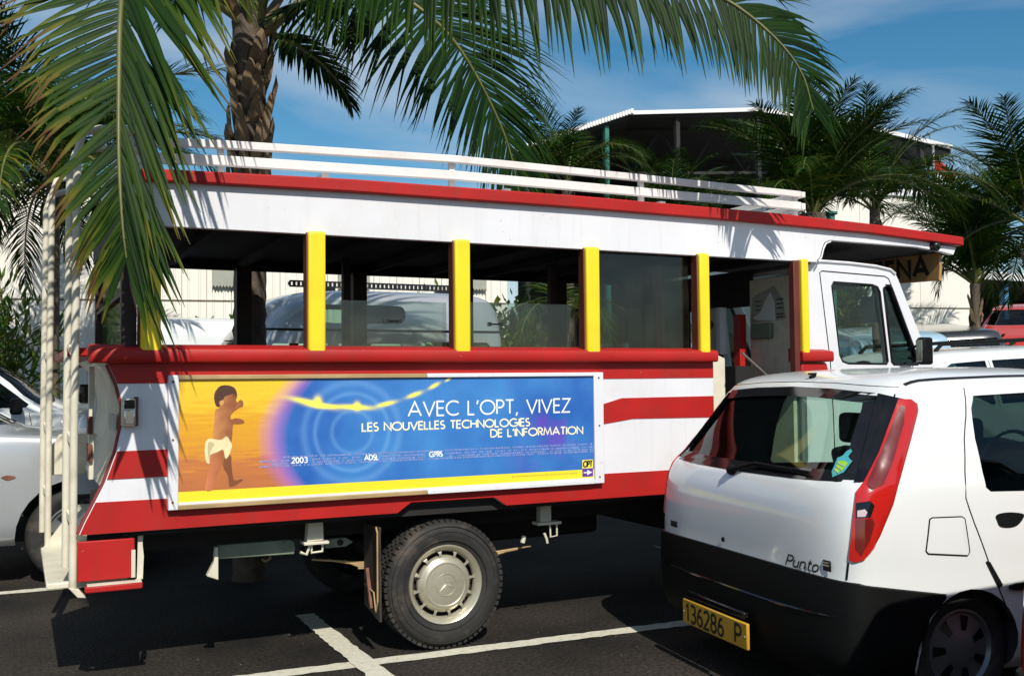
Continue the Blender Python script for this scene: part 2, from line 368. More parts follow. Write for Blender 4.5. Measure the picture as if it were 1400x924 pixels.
# ------------------------------------------------------------------ warehouses with cladding panels
def warehouse(name, label, p0, p1, h, depth, pw, zj, zb, grey_sheets=(), ribs=True):
    p0, p1 = Vector((*p0, 0)), Vector((*p1, 0)); u = (p1-p0); ln = u.length; u.normalize(); rz = math.atan2(u.y, u.x)
    root = empty(name, (p0.x, p0.y, 0), rz); tag(root, label, 'building')
    b = MB(); b.box(.02, ln-.02, .05, depth, -.5, h-.02); b.build('core_wall', M['wallgap'], root, False)
    n = int(round(ln/pw)); pw = ln/n
    for k, (z0, z1) in enumerate(((zb, zj-.02), (zj+.02, h))):
        pb = MB(); g_ = .006
        # one sheet with three shallow ribs pressed into it
        prof = [(g_, 0), (pw*.22, 0), (pw*.25, -.018), (pw*.31, -.018), (pw*.34, 0), (pw*.66, 0), (pw*.69, -.018), (pw*.75, -.018), (pw*.78, 0), (pw-g_, 0), (pw-g_, .049), (g_, .049)]
        if not ribs: prof = [(.004, 0), (pw-.004, 0), (pw-.004, .049), (.004, .049)]
        pb.prism(prof, 'z', z0, z1); me = pb.mesh('wall_panel')
        me.materials.append(M['wall'])
        for i in range(n):
            o = link('wall_panel', me, None, root); o.location = (i*pw, 0, 0)
    b = MB(); b.box(-.05, ln+.05, -.06, .1, h, h+.16); b.build('coping', M['roofwhite'], root, False, bevel=.01)
    for side in (0, 1):
        pass
    b = MB(); b.box(-.001, .019, .06, depth, -.5, h); b.build('end_wall', M['wall'], root, False)
    b = MB(); b.box(ln-.019, ln+.001, .06, depth, -.5, h); b.build('end_wall', M['wall'], root, False)
    for (x, z0, z1, w_) in grey_sheets:
        b = MB(); k = 10; pts = []
        for i in range(k*2+1): pts.append((x+w_*i/(2*k), z0 + (.05 if i % 2 else 0)))
        pts += [(x+w_, z1), (x, z1)]
        b.prism(pts, 'y', -.10, -.06); b.build('grey_sheet', M['greypanel'], root, False)  # grey sheet with a zigzag lower edge, set just off the wall
        b = MB(); b.box(x-.03, x+w_+.03, -.14, -.02, z1, z1+.06); b.build('sheet_cap', M['greypanel'], root, False)
    return root
warehouse('warehouse', 'long cream clad warehouse wall behind the bus windows', (-16, 24.2), (9.13, 18.75), 5.0, 9, .46, 3.0, .2,
          grey_sheets=((19.85, 3.25, 3.95, .6), (22.25, 3.25, 3.9, .62), (24.65, 3.25, 3.9, .6)))
warehouse('warehouse', 'smooth cream warehouse wall on the right behind the small palm', (15.9, 17.53), (20.4, 16.5), 5.6, 8, 1.55, 3.0, .3, ribs=False)
# dark open shed far right
sh = empty('open_shed', (30, 17, gz(30, 17))); tag(sh, 'low dark open shed with a blue post at far right behind the red car', 'shed')
b = MB(); b.box(23.2, 40, 21.0, 27, 4.3, 4.55); b.build('roof', M['roofwhite'], sh, bevel=.02)
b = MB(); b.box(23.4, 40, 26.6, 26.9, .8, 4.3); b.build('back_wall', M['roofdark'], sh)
for x in (25.2, 27.5, 30.5, 34.): b = MB(); b.box(x-.09, x+.09, 21.2, 21.38, 1, 4.3); b.build('post', M['bluepost'], sh)
b = MB(); b.box(23.4, 40, 21.2, 21.4, 1.0, 2.3); b.build('low_wall', M['chassis'], sh)

# ------------------------------------------------------------------ open hall with dark gable roof
hall = empty('open_hall', (21, 30, 1.5)); tag(hall, 'large open hall with dark underside and white edged gable roof', 'building')
hp = [(14.2, 28.4, 8.64), (15.41, 27.78, 9.05), (17.42, 26.76, 9.80), (21.13, 24.94, 9.85), (23.63, 23.72, 9.43), (26.55, 22.32, 8.6)]
back = Vector((10.5, 21.0, 0))
def hall_sheet(name, m, dz0, dz1, f0, f1, shrink=0):
    b = MB(); n = len(hp); vs = []
    for f in (f0, f1):
        for dz in (dz0, dz1): vs += [Vector(p)+back*f+Vector((0, 0, dz)) for p in hp]
    fs = []
    for i in range(n-1):
        fs += [(i, i+1, n+i+1, n+i), (2*n+i, 3*n+i, 3*n+i+1, 2*n+i+1), (i, 2*n+i, 2*n+i+1, i+1), (n+i, n+i+1, 3*n+i+1, 3*n+i)]
    fs += [(0, n, 3*n, 2*n), (n-1, 3*n-1, 4*n-1, 2*n-1)]
    b.add(vs, fs); return b.build(name, m, hall)
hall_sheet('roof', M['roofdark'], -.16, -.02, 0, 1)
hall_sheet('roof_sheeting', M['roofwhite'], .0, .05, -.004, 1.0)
# ragged corrugation teeth along the left verge, fascia along the flat top
b = MB()
for a, c in ((2, 3), (4, 5), (3, 4)):
    p, q = Vector(hp[a]), Vector(hp[c]); off = -back.normalized()*.12
    b.bar(p+off+Vector((0, 0, -.02)), q+off+Vector((0, 0, .0)), .06, .12)
b.build('fascia', M['roofwhite'], hall)
b = MB(); p, q = Vector(hp[0]), Vector(hp[2])
for i in range(40):
    c = p.lerp(q, i/39)-back.normalized()*.1; b.box(c.x-.045, c.x+.045, c.y-.1, c.y+.1, c.z-.05, c.z+.1)
b.build('corrugated_edge', M['roofwhite'], hall)
for i, (x, y, zt) in enumerate(((16.76, 27.15, 9.4), (18.81, 26.2, 9.75), (21.1, 25.05, 9.7), (23.42, 23.95, 9.3), (25.76, 22.8, 8.7), (14.5, 28.3, 8.6))):
    b = MB(); b.box(x-.07, x+.07, y-.05, y+.09, .2, zt); b.build('post', M['green'] if i == 0 else M['roofdark'], hall)
def lerp_h(t):
    s = t*(len(hp)-1); i = min(int(s), len(hp)-2); return Vector(hp[i]).lerp(Vector(hp[i+1]), s-i)
for f in (.06, .28, .5, .74):
    b = MB(); o = back*f; n = 22; zb = 8.15
    for i in range(n):
        p, q = lerp_h(i/n)+o, lerp_h((i+1)/n)+o; pb, qb = Vector((p.x, p.y, zb)), Vector((q.x, q.y, zb))
        b.bar(pb, qb, .09, .09); b.bar(p-Vector((0, 0, .25)), q-Vector((0, 0, .25)), .08, .08)
        b.bar(pb if i % 2 else p-Vector((0, 0, .25)), q-Vector((0, 0, .25)) if i % 2 else qb, .05, .05)
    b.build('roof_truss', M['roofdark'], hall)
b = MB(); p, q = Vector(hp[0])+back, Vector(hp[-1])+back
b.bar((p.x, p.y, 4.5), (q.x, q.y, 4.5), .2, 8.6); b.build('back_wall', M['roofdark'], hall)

# ------------------------------------------------------------------ stroke lettering
def arc(cx, cy, rx, ry, a0, a1, n=12):
    return [(cx+rx*math.cos(R(a0+(a1-a0)*i/n)), cy+ry*math.sin(R(a0+(a1-a0)*i/n))) for i in range(n+1)]
GL = {
 'A': (.84, [[(0, 0), (.42, 1), (.84, 0)], [(.15, .32), (.69, .32)]]), 'V': (.76, [[(0, 1), (.38, 0), (.76, 1)]]),
 'E': (.46, [[(.46, 1), (0, 1), (0, 0), (.46, 0)], [(0, .52), (.42, .52)]]), 'C': (.84, [arc(.5, .5, .5, .5, 48, 312, 20)]),
 'L': (.42, [[(0, 1), (0, 0), (.42, 0)]]), "'": (.12, [[(.1, 1.02), (.03, .74)]]), 'O': (1.0, [arc(.5, .5, .5, .5, 90, 450, 26)]),
 'P': (.48, [[(0, 0), (0, 1)]+arc(.22, .73, .26, .27, 90, -90, 10)+[(0, .46)]]), 'T': (.56, [[(0, 1), (.56, 1)], [(.28, 1), (.28, 0)]]),
 ',': (.14, [[(.1, .08), (.02, -.18)]]), 'I': (.02, [[(.01, 0), (.01, 1)]]), 'Z': (.6, [[(.02, 1), (.6, 1), (0, 0), (.6, 0)]]),
 'S': (.46, [arc(.24, .75, .21, .25, 45, 270, 10)+arc(.23, .25, .23, .25, 90, -140, 10)[1:]]), 'N': (.7, [[(0, 0), (0, 1), (.7, 0), (.7, 1)]]),
 'U': (.62, [[(0, 1)]+arc(.31, .31, .31, .31, 180, 360, 10)+[(.62, 1)]]), 'H': (.64, [[(0, 0), (0, 1)], [(.64, 0), (.64, 1)], [(0, .52), (.64, .52)]]),
 'G': (.96, [arc(.5, .5, .5, .5, 48, 345, 22)+[(.98, .46), (.56, .46)]]), 'D': (.72, [[(.0, 0), (0, 1), (.22, 1)]+arc(.22, .5, .5, .5, 90, -90, 14)[1:]+[(-.02, 0)]]),
 'F': (.44, [[(.44, 1), (0, 1), (0, 0)], [(0, .52), (.4, .52)]]), 'R': (.5, [[(0, 0), (0, 1)]+arc(.22, .74, .26, .26, 90, -90, 10)+[(0, .48)], [(.2, .48), (.5, 0)]]),
 'M': (.94, [[(0, 0), (.15, 1), (.47, .12), (.79, 1), (.94, 0)]]), ' ': (.34, []), '.': (.1, [[(.05, .0), (.05, .1)]]),
 '1': (.3, [[(.02, .78), (.2, 1), (.2, 0)]]), '2': (.5, [arc(.25, .75, .24, .25, 165, -30, 8)+[(.0, 0), (.5, 0)]]),
 '3': (.5, [arc(.24, .75, .23, .25, 140, -80, 9)+arc(.24, .26, .26, .26, 80, -140, 9)[1:]]), '6': (.5, [[(.42, .95), (.2, .88), (.04, .55)]+arc(.25, .27, .25, .27, 160, -190, 14)]),
 '8': (.5, [arc(.25, .75, .22, .24, -90, 270, 14)+arc(.25, .26, .25, .26, 90, 450, 14)[1:]]), '0': (.5, [arc(.25, .5, .25, .5, 90, 450, 20)]),
 '>': (.5, [[(0, .5), (.5, .5)], [(.25, .85), (.5, .5), (.25, .15)]]),
 'u': (.45, [[(0, .65)]+arc(.2, .2, .2, .2, 180, 360, 8)+[(.4, .65)], [(.4, .25), (.42, 0)]]), 'n': (.45, [[(0, 0), (0, .66)], [(0, .42)]+arc(.2, .44, .2, .21, 180, 0, 8)+[(.4, 0)]]),
 't': (.3, [[(.12, .95), (.12, .15), (.2, .02), (.3, .02)], [(0, .66), (.3, .66)]]), 'o': (.5, [arc(.24, .32, .23, .32, 90, 450, 16)]),
}
def ribbon(mb, pts, w, P):
    """flat mitred strip along 2D points; P maps (x, y) to 3D"""
    n = len(pts); Lf, Rt = [], []
    for i in range(n):
        a, c = pts[max(i-1, 0)], pts[min(i+1, n-1)]; p = pts[i]
        closed = n > 3 and math.dist(pts[0], pts[-1]) < 1e-6
        if closed and i in (0, n-1): a, c = pts[-2], pts[1]
        d1 = Vector((p[0]-a[0], p[1]-a[1])); d2 = Vector((c[0]-p[0], c[1]-p[1]))
        if d1.length < 1e-9: d1 = d2
        if d2.length < 1e-9: d2 = d1
        d1.normalize(); d2.normalize(); nn = Vector((-d1.y-d2.y, d1.x+d2.x))
        if nn.length < .25: nn = Vector((-d1.y, d1.x))
        nn.normalize(); k = w/2/max(.5, nn.dot(Vector((-d1.y, d1.x))))
        Lf.append((p[0]+nn.x*k, p[1]+nn.y*k)); Rt.append((p[0]-nn.x*k, p[1]-nn.y*k))
    mb.add([P(*q) for q in Lf+Rt], [(i, i+1, n+i+1, n+i) for i in range(n-1)])

def text(mb, s, origin, right, up, h, stroke, width=None, gap=.16, slant=0, each=None):
    right, up, origin = Vector(right).normalized(), Vector(up).normalized(), Vector(origin); nrm = right.cross(up)
    tot = sum(GL[c][0]+gap for c in s)-gap; k = (width/(tot*h)) if width else 1
    x = 0
    for c in s:
        wd, st = GL[c]
        for j, pts in enumerate(st):
            off = nrm*(.00025*j)
            pp = [((x+px+slant*py)*h*k, py*h) for px, py in pts]
            ribbon(mb, pp, stroke, lambda a, b_: origin+right*a+up*b_+off)
        if each and st: each(mb); mb = MB()
        x += wd+gap
    return mb

def flat(mb, poly, Y): mb.add([(x, Y, z) for x, z in poly], [tuple(range(len(poly)))])

def blob(pts, n=4):
    """closed Catmull-Rom curve through 2D points"""
    k = len(pts); out = []
    for i in range(k):
        p0, p1, p2, p3 = pts[i-1], pts[i], pts[(i+1) % k], pts[(i+2) % k]
        for j in range(n):
            t = j/n
            out.append(tuple(.5*((2*p1[a])+(-p0[a]+p2[a])*t+(2*p0[a]-5*p1[a]+4*p2[a]-p3[a])*t*t+(-p0[a]+3*p1[a]-3*p2[a]+p3[a])*t**3) for a in (0, 1)))
    return out

# ------------------------------------------------------------------ the bus
YS, YF = 5.15, 7.05                      # near and far side planes
bus = empty('passenger_bus', (3.2, 6.1, 0))
tag(bus, 'open-sided red, white and yellow truck bus with blue advert panel and roof rack', 'bus')
REAR = [(.331, 1.604), (.395, 1.565), (.435, 1.472), (.462, 1.367), (.459, 1.28), (.430, 1.142), (.383, 1.006), (.335, .906), (.295, .824), (.273, .772)]
def rear_x(z):
    for (x0, z0), (x1, z1) in zip(REAR, REAR[1:]):
        if z1 <= z <= z0: return x0+(x1-x0)*(z0-z)/(z0-z1)
    return REAR[0][0] if z > REAR[0][1] else REAR[-1][0]
def rear_pts(z0, z1, dx=0):              # rear edge from z0 down to z1
    zs = [z0]+[z for _, z in REAR if z1 < z < z0]+[z1]
    return [(rear_x(z)+dx, z) for z in zs]
FRX = 3.945
NOTCH = [(2.488, .768), (2.415, .818), (1.919, .821), (1.84, .768)]
def side(y0, y1, m):
    b = MB(); b.prism(rear_pts(1.60, .768)[::-1]+[(FRX, 1.60)][::1]+[(FRX, .766)]+NOTCH, 'y', y0, y1) if False else b.prism(rear_pts(1.60, .768)+NOTCH[::-1]+[(FRX, .766), (FRX, 1.60)], 'y', y0, y1)
    return b.build('side_panel', m, bus, bevel=.003)
sp = side(YS, YS+.04, M['white'])
far = side(YF-.04, YF, M['white'])
def stripe(poly, y0=YS-.004, y1=YS+.006, par=sp, m='red'):
    b = MB(); b.prism(poly, 'y', y0, y1); return b.build('stripe', M[m], par)
def parent_fix(o): pass
stripe(rear_pts(1.598, 1.474, .002)+[(FRX-.003, 1.474), (FRX-.003, 1.598)])
stripe(rear_pts(1.153, 1.022, .004)+[(1.0, 1.024), (1.6, 1.10), (2.5, 1.19), (3.12, 1.204), (3.34, 1.232), (FRX-.003, 1.226), (FRX-.003, 1.359), (3.264, 1.357), (3.12, 1.321), (2.4, 1.30), (1.5, 1.24), (1.0, 1.155)])
stripe(rear_pts(.917, .770, .004)+NOTCH[::-1]+[(FRX-.003, .768), (FRX-.003, .911), (2.2, .914)])
stripe(rear_pts(1.153, 1.022, .004)+[(FRX, 1.02), (FRX, 1.15)], YF-.006, YF+.004, far)
stripe(rear_pts(.917, .770, .004)+NOTCH[::-1]+[(FRX-.003, .768), (FRX-.003, .911)], YF-.006, YF+.004, far)
b = MB(); b.tube([(x-.004, YS+.012, z) for x, z in REAR[1:]], .011, 8); b.build('edge_moulding', M['red_dull'], sp)
# rivets along the panel
b = MB()
for i in range(22):
    x = .62+i*.15
    b.lathe([(.0055, 0), (.004, -.003), (.0, -.004)], (x, YS-.004, 1.50), 'y', 8)
b.build('rivet', M['red'], sp)
tag(sp.children[-1], kind='stuff')
# rear wall following the same curve
def rear_wall():
    b = MB(); zs = [1.60, 1.54, 1.47, 1.40, 1.33, 1.26, 1.19, 1.12, 1.05, .97]; ys = [YS+.04, YS+.5, 6.1, 6.6, YF-.04]
    vs = [(rear_x(z)+.012, y, z) for z in zs for y in ys]+[(rear_x(z)+.045, y, z) for z in zs for y in ys]
    n, k = len(ys), len(zs)*len(ys); fs = []
    for i in range(len(zs)-1):
        for j in range(n-1):
            a = i*n+j; fs += [(a, a+1, a+n+1, a+n), (k+a, k+a+n, k+a+n+1, k+a+1)]
    for j in range(n-1): fs += [(j, k+j, k+j+1, j+1), ((len(zs)-1)*n+j, (len(zs)-1)*n+j+1, k+(len(zs)-1)*n+j+1, k+(len(zs)-1)*n+j)]
    b.add(vs, fs); return b.build('rear_panel', M['cream'], bus, smooth=40)
rw = rear_wall()
b = MB(); b.box(.335, .36, 5.52, 5.60, .99, 1.56); b.build('hinge_strip', M['cream'], rw, bevel=.004)
for z in (1.08, 1.22): b = MB(); b.box(.33, .352, 5.5, 5.62, z, z+.09); b.build('hinge', M['rust'], rw, bevel=.004)
b = MB(); b.box(.30, .37, 5.74, 5.83, 1.37, 1.47); b.build('rear_lamp', M['gloss'], bus, bevel=.012)
b = MB(); b.box(.437, .452, 5.40, 5.62, 1.24, 1.32); b.build('faded_plate', M['paper'], rw)
b = MB(); b.prism([(.15, 1.03), (.24, 1.17), (.5, 1.17), (.5, .93), (.15, .93)], 'y', 6.62, 6.65); b.build('step_side_board', M['cream'], bus, bevel=.004)
b = MB(); b.prism([(.33, .97), (.5, .97), (.5, .55), (.30, .55)], 'y', 5.24, 5.27); b.build('step_side_board', M['dark'], bus)
# side marker lamp on the rear corner
b = MB(); b.box(.452, .520, YS-.038, YS-.004, 1.268, 1.402); o = b.build('marker_lamp', M['cream'], bus, bevel=.01)
b2 = MB(); b2.box(.464, .512, YS-.046, YS-.034, 1.355, 1.396); b2.build('lens', M['gloss'], o, bevel=.006)
b2 = MB(); b2.box(.464, .512, YS-.044, YS-.034, 1.278, 1.348); b2.build('lens', M['chrome'], o, bevel=.006)
b2 = MB(); b2.box(.513, .528, YS-.036, YS+.0, 1.272, 1.41); b2.build('bracket', M['rust'], o)
# floor
b = MB(); b.box(.47, 4.72, YS+.05, YF-.05, .74, .80); b.build('floor', M['dark'], bus)
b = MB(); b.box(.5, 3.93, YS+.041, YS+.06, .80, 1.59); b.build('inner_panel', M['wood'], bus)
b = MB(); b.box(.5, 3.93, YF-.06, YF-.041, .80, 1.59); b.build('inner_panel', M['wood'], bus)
for y0 in (5.25, 6.55):
    b = MB(); b.box(.75, 3.9, y0, y0+.40, 1.12, 1.19); o = b.build('bench', M['wood'], bus, bevel=.01)
    for x in (.9, 2.3, 3.7): b2 = MB(); b2.box(x, x+.05, y0+.05, y0+.35, .8, 1.12); b2.build('leg', M['wood'], o)

# sills
SIL = [(5.24, 1.665), (5.100, 1.642), (5.092, 1.628), (5.092, 1.585), (5.10, 1.572), (5.24, 1.572)]
def sill(x0, x1, flip=False):
    b = MB(); b.prism([((YS+YF-y) if flip else y, z) for y, z in SIL], 'x', x0, x1); return b.build('window_sill', M['red'], bus, bevel=.006)
sill(.31, FRX); sill(.31, 4.75, True); sill(4.632, 4.90)
b = MB(); b.prism([(4.64, 1.565), (4.86, 1.565), (4.90, 1.45), (4.64, 1.45)], 'y', YS-.03, YS+.06); b.build('sill_block', M['red'], bus, bevel=.01)
b = MB(); b.box(.22, .47, 5.245, 6.95, 1.605, 1.648); b.build('rear_sill', M['red'], bus, bevel=.008)

# pillars
PX = [.581, 1.392, 2.21, 3.044, 3.852, 4.668]
for i, x in enumerate(PX):
    hw = .046 if i < 4 else (.038 if i == 4 else .030)
    b = MB(); b.box(x-hw, x+hw, YS-.055, YS+.03, 1.612, 2.250)
    o = b.build('pillar', M['yellow'], bus, bevel=.012, seg=3)
    b = MB(); b.box(x-hw-.005, x+hw+.002, YS-.028, YS+.035, 1.60, 2.245); b.build('pillar_core', M['oxblood'], o, bevel=.003)
    if i > 0:
        b = MB(); b.box(x-.05, x+.05, YF-.11, YF+.0, 1.60, 2.25); b.build('far_pillar', M['wood'], bus, bevel=.004)
b = MB(); b.box(4.588, 4.632, YS-.03, YS+.02, 1.44, 2.24); b.build('door_post', M['oxblood'], bus, bevel=.004)
# rear corner posts and rear window
b = MB(); b.box(.455, .525, YS+.03, YS+.11, 1.62, 2.26); b.build('corner_post', M['wood'], bus, bevel=.004)
b = MB(); b.box(.455, .525, YF-.10, YF-.03, 1.62, 2.26); b.build('corner_post', M['wood'], bus, bevel=.004)
b = MB(); b.box(.478, .484, YS+.11, YF-.10, 1.655, 2.24); b.build('rear_window', M['window_dirty'], bus)
b = MB(); b.box(.462, .502, YS+.11, YF-.10, 1.905, 1.925); b.build('rear_glazing_bar', M['wood'], bus)
b = MB(); b.box(.532, .55, YS-.02, YS+.09, 1.62, 2.24); b.build('corner_strip', M['cream'], bus)

# fascia boards and roof
FAS = [(.50, 2.236), (4.79, 2.236), (4.83, 2.272), (4.85, 2.332), (4.872, 2.372), (4.92, 2.39), (5.73, 2.383), (5.985, 2.361), (6.10, 2.345), (6.13, 2.40), (5.24, 2.47), (2.93, 2.49), (1.59, 2.485), (.50, 2.47)]
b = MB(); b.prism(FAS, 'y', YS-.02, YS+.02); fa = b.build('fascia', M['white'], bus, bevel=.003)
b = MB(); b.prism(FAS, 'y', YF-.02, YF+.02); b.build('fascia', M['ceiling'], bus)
b = MB(); b.tube([(x, YS-.021, z) for x, z in ((4.815, 2.243), (4.84, 2.272), (4.86, 2.332), (4.882, 2.366), (4.925, 2.382))], .006, 6); b.build('cut_edge', M['white'], fa)
EB = [(.44, 2.44), (.73, 2.453), (1.59, 2.467), (2.93, 2.473), (4.1, 2.468), (5.24, 2.451), (6.10, 2.414), (6.165, 2.41)]
ET = [(.44, 2.495), (.66, 2.510), (1.59, 2.535), (2.93, 2.545), (4.47, 2.538), (5.4, 2.512), (6.165, 2.474)]
edge = EB+ET[::-1]
for y0, y1 in ((YS-.06, YS+.03), (YF-.03, YF+.06)):
    b = MB(); b.prism(edge, 'y', y0, y1); b.build('roof_edge_board', M['red'], bus, bevel=.008)
b = MB(); b.box(6.12, 6.165, YS+.032, YF-.032, 2.412, 2.472); b.build('roof_edge_board', M['red'], bus, bevel=.006)
# roof skin, slightly crowned across
b = MB(); ys = [YS+.03+(YF-YS-.06)*i/8 for i in range(9)]; xs = [p for p in ET]
top = [(x, y, z-.012+.05*(1-((y-6.1)/.95)**2)) for x, z in xs for y in ys]
k = len(top); vs = top+[(x, y, z-.06) for x, y, z in top]; n = 9; fs = []
for i in range(len(xs)-1):
    for j in range(n-1):
        a = i*n+j; fs += [(a, a+n, a+n+1, a+1), (k+a, k+a+1, k+a+n+1, k+a+n)]
for j in range(n-1): fs += [(j, j+1, k+j+1, k+j), ((len(xs)-1)*n+j, k+(len(xs)-1)*n+j, k+(len(xs)-1)*n+j+1, (len(xs)-1)*n+j+1)]
b.add(vs, fs); b.build('roof', M['rack'], bus, smooth=40)
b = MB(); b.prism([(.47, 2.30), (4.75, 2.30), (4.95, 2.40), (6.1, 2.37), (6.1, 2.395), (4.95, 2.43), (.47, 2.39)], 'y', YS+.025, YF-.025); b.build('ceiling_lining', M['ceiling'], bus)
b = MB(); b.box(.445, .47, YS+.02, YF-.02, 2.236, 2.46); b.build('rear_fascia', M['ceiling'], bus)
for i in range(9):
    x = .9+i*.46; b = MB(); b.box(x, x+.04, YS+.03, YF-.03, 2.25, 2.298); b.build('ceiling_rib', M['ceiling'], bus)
# marker lamp under the front overhang
b = MB(); b.lathe([(.0, -.05), (.024, -.045), (.036, -.03), (.038, 0), (.038, .03)], (5.895, YS-.022, 2.395), 'y', 18); b.build('marker_lamp', M['gloss'], bus, smooth=50)
# destination board hung across the overhang, its back towards us
b = MB(); b.prism(blob([(5.20, 2.36), (5.20, 2.175), (5.26, 2.165), (5.9, 2.18), (6.55, 2.18), (6.6, 2.2), (6.6, 2.37), (6.5, 2.385), (5.9, 2.40), (5.3, 2.365)], 2), 'x', 6.03, 6.055); sg = b.build('destination_board', M['sign'], bus, bevel=.006)
b = MB(); text(b, 'EENA', (6.0285, 5.80, 2.212), (0, -1, 0), (0, 0, 1), .130, .036, width=.50, gap=.26, each=lambda q: q.build('letter', M['ink'], sg))
b = MB(); b.bar((6.04, 5.6, 2.38), (6.04, 5.6, 2.42), .02, .02); b.bar((6.04, 6.4, 2.38), (6.04, 6.4, 2.42), .02, .02); b.build('hanger', M['black'], sg)

# roof rack
rk = [(.50, 2.700), (.971, 2.722), (2.244, 2.759), (3.543, 2.752), (4.815, 2.741)]
rb = [(.50, 2.622), (.971, 2.642), (2.243, 2.670), (3.542, 2.668), (4.813, 2.666)]
rack = empty('roof_rack', (0, 0, 0)); rack.parent = bus; rack.matrix_parent_inverse = Matrix.Translation(-bus.location)
for y in (5.30, 6.90):
    for prof, h in ((rk, .042), (rb, .052)):
        b = MB(); b.prism([(x, z-h) for x, z in prof]+prof[::-1], 'y', y-.018, y+.018); b.build('rail', M['rack'], rack, bevel=.004)
    for x, z in ((.55, 2.69), (.946, 2.70), (2.243, 2.73), (3.541, 2.72), (4.80, 2.71)):
        b = MB(); b.box(x-.016, x+.016, y+.019 if y < 6 else y-.045, y+.045 if y < 6 else y-.019, 2.50, z); b.build('post', M['rack'], rack)
for x in (.50, 4.835):
    for z0, z1 in ((2.615, 2.66), (2.70, 2.738)):
        b = MB(); b.box(x-.018, x+.018, 5.282, 6.918, z0, z1); b.build('cross_rail', M['rack'], rack, bevel=.004)
for x in (1.5, 2.6, 3.7): b = MB(); b.box(x-.02, x+.02, 5.32, 6.88, 2.575, 2.60); b.build('slat', M['rack'], rack)

# rear grab poles, each a pair of tubes hooked over the roof
def pole_pair(x, y, foot, name='grab_pole'):
    r = .0185
    def path(px, py, f, zt): return [(px, py, f), (px, py, 1.2), (px+.004, py, 2.0), (px+.006, py, zt-.12), (px+.03, py, zt-.03), (px+.10, py, zt), (px+.36, py, zt+.01)]
    b = MB(); b.tube(path(x, y, foot, 2.70), r, 10); o = b.build(name, M['cream'], bus, smooth=50)
    b = MB(); b.tube(path(x-.028, y+.075, foot+.09, 2.62), r, 10); o2 = b.build(name, M['cream'], bus, smooth=50)
    for z in (.85, 1.22, 1.64, 2.05):
        b = MB(); b.bar((x, y, z-.03), (x-.028, y+.075, z+.02), .014, .028); b.build('brace', M['cream'], o)
    b = MB(); b.prism([(x-.02, foot+.01), (x+.025, foot), (x+.06, foot-.045), (x+.02, foot-.04)], 'y', y-.025, y+.025); b.build('foot', M['cream'], o, bevel=.004)
pole_pair(.250, 5.20, .515); pole_pair(.178, 6.50, .515)

# rear step box
b = MB(); b.box(.268, .520, YS+.02, YS+.05, .548, .735); o = b.build('step_box', M['red'], bus, bevel=.004)
b2 = MB(); b2.box(.505, .523, YS+.012, YS+.022, .55, .68); b2.build('worn_edge', M['cream'], o)
b = MB(); b.box(.30, .555, YS-.01, YS+.03, .497, .528); b.build('step_bar', M['red'], bus, bevel=.006)
b = MB(); b.box(.31, .55, YS-.008, YS+.06, .5285, .534); b.build('step_bar_top', M['cream'], bus)
b = MB(); b.prism([(.535, .53), (.562, .53), (.566, .64), (.56, .70), (.566, .765), (.54, .765)], 'y', YS+.06, YS+.075); b.build('step_bracket', M['cream'], bus)
b = MB(); b.box(.14, .50, 5.30, 6.48, .50, .53); b.build('step_tread', M['cream'], bus, bevel=.006)
b = MB(); b.box(.30, .50, 5.30, 6.48, .74, .765); b.build('step_tread', M['cream'], bus, bevel=.006)
b = MB(); b.prism([(.15, .52), (.31, .74), (.47, .74), (.47, .52)], 'y', 6.485, 6.51); b.build('step_stringer', M['cream'], bus)

